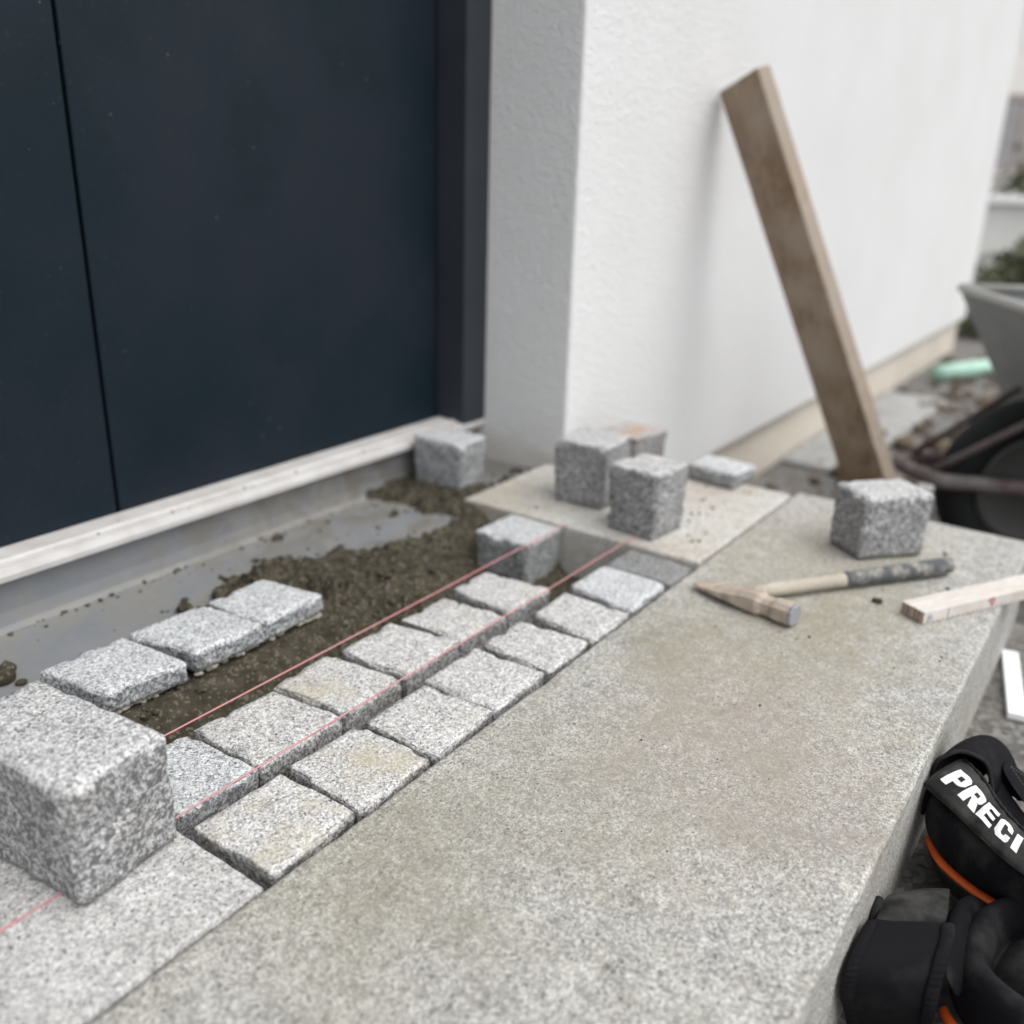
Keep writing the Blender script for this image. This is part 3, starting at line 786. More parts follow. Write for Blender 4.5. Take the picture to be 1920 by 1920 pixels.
# grit on the heads of the laid setts
rng = random.Random(31); bm = bmesh.new()
for _ in range(90):
    x = rng.uniform(0.39, 1.06); y = rng.choice((rng.uniform(0.49, 0.57), rng.uniform(0.605, 0.685)))
    r = rng.choice((0.0003, 0.0004, 0.0006, 0.0009)); lump(bm, (x, y, 0.0008 + r * 0.2), r, rng)
tag(link("grit", bm_done(bm), M_MORTAR, smooth=True), "specks of grit lying on the laid setts", kind='stuff')
line_obj([(-0.30, 0.592, 0.0016), (0.26, 0.592, 0.0016), (0.379, 0.5945, 0.0040), (1.157, 0.596, 0.0045), (1.20, 0.5965, 0.0012)], "pink string running between the two front rows of setts")
line_obj([(0.300, 0.7035, 0.0016), (0.366, 0.7035, 0.003), (0.439, 0.704, 0.0045), (1.160, 0.704, 0.0050), (1.1690, 0.704, 0.0042)], "pink string running along the edge of the open mortar trench")

# ------------------------------------------------------------------ hammer
ham = tag(empty("mason_hammer", (1.100, 0.355, 0.0)), "dusty mason's hammer lying on the long slab, black gripped wooden handle", "hammer")
def local(o, root):
    o.parent = root; o.matrix_parent_inverse = root.matrix_world.inverted() if False else Matrix.Translation(-Vector(root.location))
    return o
tip, face = Vector((1.085, 0.446, 0.010)), Vector((1.057, 0.300, 0.0155))
ax = (face - tip).normalized(); L_ = (face - tip).length
wv = Vector((0, 0, 1)).cross(ax).normalized(); uv = ax.cross(wv)
def head_ring(t, w, h, dz=0.0, cham=0.42):
    c = tip + ax * (L_ * t) + Vector((0, 0, dz))
    cw, ch = w * cham, h * cham
    pts = [(w, h - ch), (w - cw, h), (-w + cw, h), (-w, h - ch), (-w, -h + ch), (-w + cw, -h), (w - cw, -h), (w, -h + ch)]
    return [c + wv * a + uv * b for a, b in pts]
secs = [(0.0, 0.0085, 0.0016, -0.001), (0.06, 0.0120, 0.0026, -0.001), (0.25, 0.0165, 0.005, 0), (0.40, 0.0180, 0.0085, 0.001), (0.50, 0.0175, 0.0125, 0.0015), (0.58, 0.0165, 0.0145, 0.0015), (0.66, 0.0155, 0.0145, 0.001), (0.71, 0.0120, 0.0115, 0), (0.78, 0.0118, 0.0115, 0), (0.82, 0.0135, 0.0130, 0), (0.965, 0.0138, 0.0135, 0)]
v, f = loft([head_ring(*s) for s in secs], closed_u=True, cap=True)
local(link("head", mesh_from(v, f), M_HEAD, smooth=False), ham)
v, f = loft([head_ring(0.966, 0.0125, 0.0122), head_ring(0.995, 0.0132, 0.0128), head_ring(1.0, 0.0118, 0.0115)], closed_u=True, cap=True)
local(link("striking_face", mesh_from(v, f), M_FACE, smooth=False), ham)
hs, he = Vector((1.082, 0.378, 0.0135)), Vector((1.358, 0.180, 0.0145))
def hpt(t): return hs.lerp(he, t)
bm = bmesh.new(); tube(bm, [hpt(t) for t in (0, 0.12, 0.2, 0.3, 0.42, 0.50)], [0.0085, 0.0090, 0.0095, 0.0092, 0.0095, 0.0100], 14)
local(link("handle", bm_done(bm), M_HANDLE, smooth=True), ham)
bm = bmesh.new(); tube(bm, [hpt(t) for t in (0.46, 0.475, 0.55, 0.65, 0.78, 0.90, 0.96, 0.99, 1.0)], [0.0098, 0.0108, 0.0112, 0.0115, 0.0120, 0.0126, 0.0125, 0.0112, 0.0075], 16)
local(link("grip", bm_done(bm), M_GRIP, smooth=True), ham)

# ------------------------------------------------------------------ folding rule: slats standing on edge side by side
p0 = Vector((1.164, 0.173, 0)); dr = Vector((0.869, -0.494, 0)).normalized(); sd = Vector((0.494, 0.869, 0)).normalized()
rule = tag(empty("folding_rule", tuple(p0)), "folded white wooden folding rule overhanging the slab edge", "folding rule")
mt = Matrix(((dr.x, sd.x, 0, 0), (dr.y, sd.y, 0, 0), (0, 0, 1, 0), (0, 0, 0, 1)))
slat_me = box_mesh((0, 0, 0.0008), (0.236, 0.0034, 0.0168), 0.0005)
slat_me.materials.append(M_RULE); slat_me.materials.append(M_RULE_END)
for pl in slat_me.polygons:
    pl.material_index = 1 if abs(pl.normal.x) > 0.9 else 0
for i in range(10):
    o = bpy.data.objects.new("slat", slat_me); COL.objects.link(o); o.parent = rule
    o.matrix_local = Matrix.Translation((0, 0, 0)) @ mt @ Matrix.Translation((random.uniform(0, 0.0016), i * 0.00365, random.uniform(0, 0.0004)))
def rule_mark(x0, z0, x1, z1, mat, name):
    o = link(name, box_mesh((x0, -0.00035, z0), (x1, 0.00022, z1)), mat, rule); o.matrix_local = mt.copy()
rule_mark(0.118, 0.0105, 0.1205, 0.0160, M_RED, "print_mark"); rule_mark(0.1225, 0.0050, 0.1245, 0.0160, M_RED, "print_mark")
rule_mark(0.1245, 0.0140, 0.1290, 0.0160, M_RED, "print_mark"); rule_mark(0.1270, 0.0050, 0.1290, 0.0139, M_RED, "print_mark"); rule_mark(0.1246, 0.0050, 0.1269, 0.0070, M_RED, "print_mark")
rule_mark(0.0440, 0.0014, 0.0450, 0.0160, M_DKPRINT, "print_mark")
for k in range(1, 24):
    if k != 5: rule_mark(k * 0.009, 0.0014, k * 0.009 + 0.0004, 0.0044, M_DKPRINT, "print_mark")
for k in (0.012, 0.222):
    bmq = bmesh.new(); bmesh.ops.create_cone(bmq, cap_ends=True, segments=14, radius1=0.0042, radius2=0.0040, depth=0.0012, matrix=Matrix.Translation((k, -0.0005, 0.0088)) @ Matrix.Rotation(rad(90), 4, 'X'))
    o = link("hinge_pin", bm_done(bmq), M_FACE, rule); o.matrix_local = mt.copy()

# ------------------------------------------------------------------ plank leaning on the wall
Apt = Vector((1.964, 0.8755, 0.685)); wd = Vector((-0.3632, -0.867, 0.3412)).normalized(); td = Vector((0.9262, -0.2962, 0.2332)).normalized()
axd = wd.cross(td).normalized()
if axd.z > 0: axd = -axd
plank = tag(empty("wooden_plank", (2.07, 0.44, -0.31)), "weathered brown timber plank leaning against the white wall", "plank")
Lp = (0.685 + 0.318) / -axd.z
rows = []
for i in range(41):
    t = i / 40
    c = Apt + axd * (Lp * t)
    j = 0.0012 * fbm(Vector((t * 30, 1, 1)), 3)
    ring = [c, c + wd * (0.110 + j), c + wd * (0.110 + j) + td * 0.040, c + td * 0.040]
    if i == 0: ring[0] = ring[0] + axd * 0.004; ring[3] = ring[3] + axd * 0.004
    rows.append([p - Vector(plank.location) for p in ring])
v, f = loft(rows, closed_u=True, cap=True)
pm = mesh_from(v, f); 
o = link("board", pm, [M_PLANK, M_PLANK_EDGE], plank)
for pl in pm.polygons:
    n_ = pl.normal
    pl.material_index = 1 if (abs(n_.dot(wd)) > 0.8 or abs(n_.dot(axd)) > 0.8) else 0
bv = o.modifiers.new("bevel", 'BEVEL'); bv.width = 0.003; bv.segments = 2; bv.limit_method = 'ANGLE'

# ------------------------------------------------------------------ white lath on the ground
gl = ground_z(1.37, 0.07)
ang = math.atan2(0.0865 - 0.0505, 1.467 - 1.2835)
o = link("white_lath", box_mesh((-0.098, -0.0115, 0), (0.098, 0.0115, 0.010), 0.0015), M_PRINT, loc=(1.372, 0.071, gl + 0.003))
o.rotation_euler = (0, 0, ang)
tag(o, "short white strip lying on the ground beside the slab", "strip")

# ------------------------------------------------------------------ knee pads
def V3(seq): return [Vector(p) for p in seq]
FU = V3([(0.932,0.074,-0.03),(0.910,0.053,-0.03),(0.880,0.035,-0.03),(0.857,0.017,-0.03),(0.838,-0.003,-0.03),(0.822,-0.027,-0.03),(0.812,-0.055,-0.032),(0.812,-0.09,-0.036)])
FL = V3([(0.878,0.0985,-0.04),(0.859,0.074,-0.04),(0.834,0.045,-0.04),(0.812,0.019,-0.04),(0.798,-0.004,-0.04),(0.790,-0.030,-0.04),(0.786,-0.060,-0.04),(0.788,-0.095,-0.042)])
SB = V3([(0.892,0.0970,-0.088),(0.849,0.075,-0.090),(0.829,0.054,-0.090),(0.814,0.025,-0.090),(0.812,0.001,-0.090),(0.812,-0.028,-0.090),(0.812,-0.06,-0.090),(0.815,-0.095,-0.09)])
k1 = tag(empty("knee_pad", (0.88, 0.0, -0.15)), "black padded knee pad with white lettering and orange rim against the slab", "knee pad", "pair of black knee pads on the ground")
def kp(o, root):
    o.parent = root; o.matrix_parent_inverse = Matrix.Translation(-Vector(root.location)); return o
rows = []
for u_, l_, s_ in zip(FU, FL, SB):
    outw = (l_ - u_); outw.z = 0; outw.normalize()
    rows.append([l_ + outw * 0.001 + Vector((0, 0, -0.002)), (l_ * 0.62 + s_ * 0.38) + outw * 0.007, (l_ * 0.25 + s_ * 0.75) + outw * 0.006, s_ + outw * 0.001,
                 s_ - outw * 0.050 + Vector((0, 0, 0.004)), u_ - outw * 0.004 + Vector((0, 0, -0.022)), u_ + Vector((0, 0, -0.004)), (u_ + l_) * 0.5 + Vector((0, 0, -0.003))])
v, f = loft(rows, closed_u=True, cap=True)
o = kp(link("cushion", mesh_from(v, f), M_NEOPRENE, smooth=True), k1)
sb = o.modifiers.new("sub", 'SUBSURF'); sb.levels = 3; sb.render_levels = 3
def lerp_line(Ln, s):
    """smooth interpolation along a polyline (Catmull-Rom)"""
    n = len(Ln) - 1; s = max(0, min(n - 1e-6, s)); i = int(s); t = s - i
    p0_, p1_, p2_, p3_ = Ln[max(i-1, 0)], Ln[i], Ln[i+1], Ln[min(i+2, n)]
    return 0.5 * ((2*p1_) + (p2_-p0_)*t + (2*p0_-5*p1_+4*p2_-p3_)*t*t + (3*p1_-p0_-3*p2_+p3_)*t**3)
def flap_pt(s, v_, lift=0.0):
    a, b = lerp_line(FL, s), lerp_line(FU, s)
    p = a.lerp(b, v_)
    bul = 0.0045 * (1 - (2 * v_ - 1) ** 2)
    wr = 0.0016 * fbm(Vector((s * 2.2, v_ * 2.5, 4.0)), 2)
    return p + Vector((0, 0, bul + wr + 0.002 + lift))
rows = [[flap_pt(7 * i / 60, j / 10) for j in range(11)] for i in range(61)]
o = kp(link("top_panel", mesh_from(*loft(rows)), M_FLAP, smooth=True), k1)
s_ = o.modifiers.new("thick", 'SOLIDIFY'); s_.thickness = 0.0014; s_.offset = 0
bm = bmesh.new()
tube(bm, [lerp_line(FL, 7 * i / 70) + Vector((0, 0, 0.0015 + 0.0004 * mnoise.noise(Vector((i * 0.7, 0, 0))))) for i in range(71)], 0.0011, 6)
kp(link("seam_piping", bm_done(bm), M_PIPING, smooth=True), k1)
bm = bmesh.new()
tube(bm, [flap_pt(0.0, j / 10, 0.0006) for j in range(11)] + [lerp_line(FU, 7 * i / 70) + Vector((0, 0, 0.0030 + 0.0006 * math.sin(i * 1.9))) for i in range(1, 71)], 0.0017, 8)
kp(link("edge_binding", bm_done(bm), M_PIPING, smooth=True), k1)
# orange rim and the hard cap below
rows = []; rows2 = []
for i in range(57):
    s = 0.55 + 6.4 * i / 56
    p = lerp_line(SB, s); outw = lerp_line(FL, s) - lerp_line(FU, s); outw.z = 0; outw.normalize()
    rows.append([p - outw * 0.006 + Vector((0, 0, 0.003)), p - outw * 0.0005 + Vector((0, 0, 0.001)), p + outw * 0.0022 + Vector((0, 0, -0.0012)), p + outw * 0.0008 + Vector((0, 0, -0.0036)), p - outw * 0.012 + Vector((0, 0, -0.0075))])
    rows2.append([p - outw * 0.002 + Vector((0, 0, -0.0068)), p - outw * 0.010 + Vector((0, 0, -0.022)), p - outw * 0.026 + Vector((0, 0, -0.044)), p - outw * 0.055 + Vector((0, 0, -0.059)), p - outw * 0.08 + Vector((0, 0, -0.059))])
kp(shell("orange_rim", rows, M_ORANGE, k1, 0.0014, 1), k1)
kp(shell("hard_cap", rows2, M_SHELL, k1, 0.002, 1), k1)
# lettering printed along the panel: heavy slanted capitals, each of convex pieces in a unit box
LET = {
 'P': [[(0,0),(.36,0),(.36,1),(0,1)], [(.36,.76),(.62,.76),(.62,1),(.36,1)], [(.36,.33),(.62,.33),(.62,.54),(.36,.54)], [(.62,.33),(.80,.36),(.94,.48),(.94,.84),(.80,.97),(.62,1)]],
 'R': [[(0,0),(.36,0),(.36,1),(0,1)], [(.36,.78),(.62,.78),(.62,1),(.36,1)], [(.36,.42),(.62,.42),(.62,.60),(.36,.60)], [(.62,.42),(.86,.44),(.95,.56),(.95,.86),(.84,.97),(.62,1)], [(.42,.42),(.80,.42),(1.0,0),(.60,0)]],
 'E': [[(0,0),(.36,0),(.36,1),(0,1)], [(.36,.78),(.95,.78),(.95,1),(.36,1)], [(.36,.40),(.88,.40),(.88,.60),(.36,.60)], [(.36,0),(.95,0),(.95,.22),(.36,.22)]],
 'C': [[(0,.18),(.36,.30),(.36,.70),(0,.82)], [(0,.82),(.36,.70),(.42,.76),(.60,.76),(.60,1),(.20,1)], [(.60,.76),(.64,.62),(.97,.62),(.95,.88),(.80,1),(.60,1)], [(0,.18),(.20,0),(.60,0),(.60,.24),(.42,.24),(.36,.30)], [(.60,.24),(.60,0),(.80,0),(.95,.12),(.97,.38),(.64,.38)]],
 'I': [[(0,0),(.38,0),(.38,1),(0,1)]],
}
# each letter: where its foot starts and ends along the panel
LAY = [('P', 0.26, 1.00), ('R', 0.98, 1.74), ('E', 1.72, 2.38), ('C', 2.42, 3.08), ('I', 3.16, 3.86)]
SLANT = 0.20
for ch, s0, s1 in LAY:
    bm = bmesh.new()
    for poly in LET[ch]:
        fc = bm.faces.new([bm.verts.new((x, y, 0)) for x, y in poly])
    bmesh.ops.triangulate(bm, faces=bm.faces)
    bmesh.ops.subdivide_edges(bm, edges=bm.edges, cuts=3, use_grid_fill=True)
    for vtx in bm.verts:
        x, y = vtx.co.x, vtx.co.y
        s = s0 + (s1 - s0) * x * (0.93 if ch != 'I' else 1.0) + SLANT * y * 0.55
        vtx.co = flap_pt(s + 0.06, 0.24 + 0.47 * y, 0.0013)
    bmesh.ops.recalc_face_normals(bm, faces=bm.faces)
    me = bpy.data.meshes.new("mesh"); bm.to_mesh(me); bm.free()
    kp(link("letter", me, M_PRINT), k1)
# arched strap behind the panel
near = V3([(0.906,0.0975,-0.090),(0.909,0.0975,-0.055),(0.911,0.0965,-0.030),(0.914,0.090,-0.020),(0.922,0.079,-0.014),(0.930,0.064,-0.018),(0.935,0.052,-0.028),(0.932,0.042,-0.055)])
far = V3([(0.985,0.092,-0.120),(0.988,0.091,-0.080),(0.990,0.087,-0.050),(0.993,0.078,-0.036),(1.003,0.063,-0.030),(1.012,0.046,-0.040),(1.008,0.030,-0.058),(0.985,0.012,-0.088)])
rows = [[near[i].lerp(far[i], t) + Vector((0, 0, 0.004 * math.sin(t * 3.1))) for t in (0, 0.08, 0.33, 0.66, 0.92, 1)] for i in range(8)]
kp(shell("arched_strap", rows, M_STRAP, k1, 0.0035, 2), k1)
bm = bmesh.new(); tube(bm, [lerp_line(near, 7 * i / 40) for i in range(41)], 0.0022, 8)
kp(link("strap_binding", bm_done(bm), M_PIPING, smooth=True), k1)
rows = [[(0.952,0.045,-0.034),(0.935,0.020,-0.050),(0.915,-0.010,-0.065),(0.90,-0.05,-0.08)], [(0.985,0.040,-0.040),(0.975,0.010,-0.055),(0.955,-0.02,-0.07),(0.94,-0.06,-0.09)], [(1.010,0.030,-0.062),(0.998,-0.005,-0.075),(0.98,-0.03,-0.09),(0.97,-0.07,-0.11)], [(1.018,0.020,-0.110),(1.005,-0.015,-0.12),(0.99,-0.04,-0.13),(0.98,-0.08,-0.14)]]
kp(shell("rear_strap", rows, M_STRAP, k1, 0.0035, 2), k1)
rows = [[lerp_line(FU, s) + Vector((0.006, 0.004, -0.020)), lerp_line(FU, s).lerp(Vector((0.985, 0.045, -0.10)), 0.45) + Vector((0, 0, -0.03)), Vector((0.985 - 0.012 * s, 0.088 - 0.036 * s, -0.118))] for s in (0, 0.7, 1.4, 2.1, 2.8, 3.5)]
rows.insert(0, [Vector((0.918, 0.0965, -0.050)), Vector((0.955, 0.0965, -0.085)), Vector((0.988, 0.0965, -0.120))])
kp(shell("lining", rows, M_NEOPRENE, k1, 0.002, 1), k1)
cf = Vector((0.995, 0.055, -0.075))
rows = [[far[i].lerp(cf, -0.08) - Vector((0.012, 0, 0)), far[i].lerp(cf, 0.4), far[i].lerp(cf, 0.8), far[i].lerp(cf, 0.98)] for i in range(8)]
kp(shell("pocket_lining", rows, M_NEOPRENE, k1, 0.002, 1), k1)
redge = V3([(0.952,0.045,-0.038),(0.935,0.020,-0.054),(0.915,-0.010,-0.069),(0.90,-0.05,-0.084),(0.895,-0.09,-0.09)])
rows = []
for i in range(9):
    a, b = lerp_line(FU, 1.2 + 5.2 * i / 8) + Vector((0.003, 0.003, -0.010)), lerp_line(redge, 4 * i / 8) + Vector((0.006, 0.004, -0.002))
    rows.append([a, a.lerp(b, 0.35) + Vector((0, 0, -0.022)), a.lerp(b, 0.7) + Vector((0, 0, -0.020)), b])
kp(shell("inner_flap", rows, M_STRAP, k1, 0.002, 1), k1)
bm = bmesh.new()
def dash(a, b, n, z=0.0):
    a, b = Vector(a), Vector(b)
    for k in range(n):
        tube(bm, [a.lerp(b, (k + 0.15) / n), a.lerp(b, (k + 0.8) / n)], 0.0004, 5)
dash((0.960,0.034,-0.0335), (0.968,0.014,-0.047), 8); dash((0.968,0.014,-0.047), (0.943,0.012,-0.0465), 8); dash((0.943,0.012,-0.0465), (0.960,0.034,-0.0335), 8)
kp(link("stitching", bm_done(bm), M_STITCH), k1)

# second pad, lower and nearer
k2 = tag(empty("knee_pad", (0.745, -0.06, -0.15)), "dusty black knee pad with wide stitched strap, nearest the camera on the ground", "knee pad", "pair of black knee pads on the ground")
O2 = V3([(0.788,0.022,-0.070),(0.747,0.029,-0.070),(0.715,0.028,-0.070),(0.694,0.019,-0.070),(0.678,-0.002,-0.070),(0.668,-0.026,-0.070),(0.662,-0.054,-0.072),(0.664,-0.095,-0.074),(0.690,-0.135,-0.076),(0.740,-0.150,-0.078),(0.800,-0.140,-0.078),(0.840,-0.105,-0.078),(0.850,-0.055,-0.076),(0.830,-0.005,-0.074)])
I2 = V3([(0.792,-0.006,-0.084),(0.766,0.000,-0.086),(0.742,0.004,-0.088),(0.726,0.005,-0.090),(0.716,-0.010,-0.092),(0.710,-0.030,-0.092),(0.706,-0.056,-0.092),(0.708,-0.082,-0.092),(0.722,-0.105,-0.092),(0.750,-0.112,-0.092),(0.784,-0.106,-0.092),(0.804,-0.085,-0.090),(0.808,-0.055,-0.088),(0.804,-0.026,-0.086)])
cen = Vector((0.757, -0.055, -0.112))
rows = []
for o_, i_ in zip(O2, I2):
    outw = (o_ - cen); outw.z = 0; outw.normalize()
    rows.append([o_ - outw * 0.030 + Vector((0, 0, -0.078)), o_ - outw * 0.006 + Vector((0, 0, -0.060)), o_ + outw * 0.004 + Vector((0, 0, -0.045)), o_ + outw * 0.006 + Vector((0, 0, -0.022)), o_ + Vector((0, 0, -0.002)),
                 o_.lerp(i_, 0.35) + Vector((0, 0, 0.010)), o_.lerp(i_, 0.75) + Vector((0, 0, 0.009)), i_ + Vector((0, 0, -0.006)), i_ + Vector((0, 0, -0.016)) + (cen - i_) * 0.03, i_.lerp(cen, 0.22) + Vector((0, 0, 0.012)), i_.lerp(cen, 0.45) + Vector((0, 0, 0.016)), i_.lerp(cen, 0.7), i_.lerp(cen, 0.97)])
v, f = loft(rows, closed_v=True)
o = kp(link("cushion", mesh_from(v, f), M_NEOPRENE, smooth=True), k2)
sb = o.modifiers.new("sub", 'SUBSURF'); sb.levels = 3; sb.render_levels = 3
O2c = O2 + O2[:1]
rows = []
for i in range(60):
    s = 2.6 + 6.0 * i / 59
    p = lerp_line(O2c, s); outw = p - cen; outw.z = 0; outw.normalize(); q = p + Vector((0, 0, -0.050))
    rows.append([q + outw * 0.003, q + outw * 0.010 + Vector((0, 0, -0.003)), q + outw * 0.008 + Vector((0, 0, -0.010)), q - outw * 0.004 + Vector((0, 0, -0.013))])
kp(shell("orange_rim", rows, M_ORANGE, k2, 0.0016, 1), k2)
rng = random.Random(77); bm = bmesh.new()
for _ in range(26):
    a = rng.uniform(-0.5, 0.8); x = 0.720 + 0.05 * rng.random(); y = -0.028 - 0.05 * rng.random()
    lump(bm, (x, y, -0.0915), rng.uniform(0.0004, 0.0009), rng)
kp(link("lint", bm_done(bm), M_PLASTIC), k2)['kind'] = 'stuff'
# wide strap folded over toward the viewer
L2 = V3([(0.688,0.092,-0.078),(0.690,0.092,-0.060),(0.676,0.0945,-0.052),(0.644,0.0960,-0.049),(0.622,0.0965,-0.056),(0.616,0.0965,-0.068),(0.622,0.0960,-0.086),(0.640,0.092,-0.120),(0.652,0.090,-0.146)])
R2 = V3([(0.722,0.040,-0.078),(0.724,0.039,-0.060),(0.713,0.037,-0.052),(0.697,0.034,-0.049),(0.675,0.034,-0.054),(0.662,0.034,-0.066),(0.656,0.033,-0.085),(0.664,0.033,-0.118),(0.672,0.034,-0.146)])
rows = [[L2[i].lerp(R2[i], t) + Vector((0, 0, 0.0022 * mnoise.noise(Vector((i * 1.7, t * 5, 2))))) for t in (0.0, 0.10, 0.25, 0.4, 0.55, 0.7, 0.86, 1.0)] for i in range(9)]
kp(shell("wide_strap", rows, M_STRAP, k2, 0.0040, 2), k2)
def ribbed(name, Ln, w0, w1, root, side):
    rows = []
    for i in range(97):
        s = 1 + 6.6 * i / 96
        a, b = lerp_line(L2, s), lerp_line(R2, s)
        up = (lerp_line(L2, min(s + .1, 7.9)) - lerp_line(L2, s - .1)).cross(b - a).normalized()
        if up.z < 0 and up.x > 0: up = -up
        if up.x > 0.2: up = -up
        rip = 0.0011 * abs(math.sin(i * math.pi / 4)) + 0.0004 * mnoise.noise(Vector((i * .4, side, 0)))
        rows.append([a.lerp(b, t) + up * (0.0021 + (rip + 0.0008 if 0 < k < 3 else 0.0)) for k, t in enumerate((w0, w0 * 0.7 + w1 * 0.3, w0 * 0.3 + w1 * 0.7, w1))])
    kp(shell(name, rows, M_PIPING if False else M_STRAP, root, 0.0012, 1), root)
ribbed("edge_binding", L2, -0.02, 0.13, k2, 1); ribbed("edge_binding", R2, 0.86, 1.02, k2, 2)
rows = [[(0.752,0.0945,-0.120),(0.775,0.072,-0.120),(0.797,0.049,-0.120)], [(0.752,0.0950,-0.084),(0.775,0.074,-0.080),(0.798,0.050,-0.084)], [(0.746,0.0950,-0.076),(0.770,0.073,-0.073),(0.792,0.049,-0.076)], [(0.718,0.0945,-0.068),(0.742,0.070,-0.064),(0.764,0.046,-0.068)], [(0.690,0.0940,-0.063),(0.713,0.068,-0.058),(0.737,0.042,-0.063)], [(0.682,0.0940,-0.078),(0.706,0.068,-0.076),(0.729,0.042,-0.078)]]
kp(shell("strap_end", [[Vector(p) for p in r] for r in rows], M_FLAP, k2, 0.0022, 2), k2)
bm = bmesh.new(); tube(bm, V3([(0.702,0.0960,-0.125),(0.706,0.0965,-0.085),(0.712,0.0965,-0.070),(0.722,0.0965,-0.066),(0.728,0.0965,-0.074),(0.730,0.0965,-0.10)]), [0.003, 0.0042, 0.0048, 0.0048, 0.0045, 0.003], 10)
kp(link("elastic_loop", bm_done(bm), M_PIPING, smooth=True), k2)
rows = [[(0.668,0.033,-0.060),(0.664,0.029,-0.064),(0.667,0.025,-0.074),(0.68,0.018,-0.095)], [(0.700,0.036,-0.057),(0.698,0.030,-0.058),(0.699,0.025,-0.066),(0.705,0.018,-0.09)], [(0.728,0.042,-0.064),(0.735,0.036,-0.060),(0.742,0.031,-0.066),(0.745,0.018,-0.09)], [(0.752,0.046,-0.082),(0.768,0.042,-0.070),(0.783,0.034,-0.072),(0.785,0.018,-0.09)], [(0.775,0.046,-0.105),(0.795,0.042,-0.090),(0.815,0.032,-0.088),(0.815,0.01,-0.10)]]
kp(shell("side_wing", [[Vector(p) for p in r] for r in rows], M_NEOPRENE, k2, 0.0035, 2), k2)

# ------------------------------------------------------------------ wheelbarrow beyond the slab end
Fw = Vector((-0.51, 0.86, 0)); Rw = Vector((0.86, 0.51, 0))
GZ = -0.31
WC = Vector((2.28, 0.18, 0))
wb = tag(empty("wheelbarrow", (WC.x, WC.y, GZ)), "grey wheelbarrow with dark red frame standing beyond the slab end", "wheelbarrow")
def W(f_, r_, z): return Fw * f_ + Rw * r_ + Vector((0, 0, z - GZ))       # local to the empty
def wpart(name, me, mat, smooth=False): return link(name, me, mat, wb, smooth)
# tray: rim and floor outlines, nose toward the wall
tipl = Vector((2.49, 0.432, 0.28)) - Vector((WC.x, WC.y, 0))
ft, rt = tipl.dot(Fw), tipl.dot(Rw)
rim = [(ft, rt), (ft, rt - 0.62), (ft - 0.85, rt - 0.66), (ft - 0.85, rt + 0.04)]
flo = [(ft - 0.17, rt - 0.17), (ft - 0.17, rt - 0.45), (ft - 0.70, rt - 0.48), (ft - 0.70, rt - 0.14)]
mid = [tuple(a * 0.5 + b * 0.5 for a, b in zip(p, q)) for p, q in zip(rim, flo)]
rows = [[W(a, b, z) for a, b in ring] for ring, z in ((rim, 0.28), (mid, 0.095), (flo, -0.095))]
v, f = loft(rows, closed_u=True); f.append((8, 9, 10, 11))
o = wpart("tray", mesh_from(v, f), M_TRAY)
s_ = o.modifiers.new("thick", 'SOLIDIFY'); s_.thickness = 0.004
bm = bmesh.new()
tube(bm, [W(a, b, 0.283) for a, b in rim + rim[:1]], 0.011, 8)
wpart("tray_rim", bm_done(bm), M_TRAYRIM, True)
wheel = empty("wheel", (0, 0, 0)); wheel.parent = wb
wmt = Matrix.Translation(W(0, 0, GZ + 0.20)) @ Matrix(((Fw.x, 0, Rw.x, 0), (Fw.y, 0, Rw.y, 0), (0, 1, 0, 0), (0, 0, 0, 1)))
def lathe(profile, seg, mtx):
    rows = [[mtx @ Vector((r * math.cos(2*math.pi*k/seg), r * math.sin(2*math.pi*k/seg), h)) for r, h in profile] for k in range(seg)]
    return mesh_from(*loft(rows, closed_v=True, closed_u=True))
link("tyre", lathe([(0.125 + 0.0, -0.030), (0.150, -0.044), (0.180, -0.040), (0.198, -0.020), (0.200, 0.0), (0.198, 0.020), (0.180, 0.040), (0.150, 0.044), (0.125, 0.030), (0.115, 0.0)], 40, wmt), M_TYRE, wheel, True)
link("rim", lathe([(0.02, -0.035), (0.05, -0.030), (0.085, -0.018), (0.112, -0.030), (0.124, -0.034), (0.124, 0.034), (0.112, 0.030), (0.085, 0.018), (0.05, 0.030), (0.02, 0.035), (0.005, 0.035), (0.005, -0.035)], 32, wmt), M_RIM, wheel, True)
bm = bmesh.new(); tube(bm, [W(0, -0.11, GZ + 0.2), W(0, 0.11, GZ + 0.2)], 0.012, 10)
link("axle", bm_done(bm), M_GREYTUBE, wheel, True)
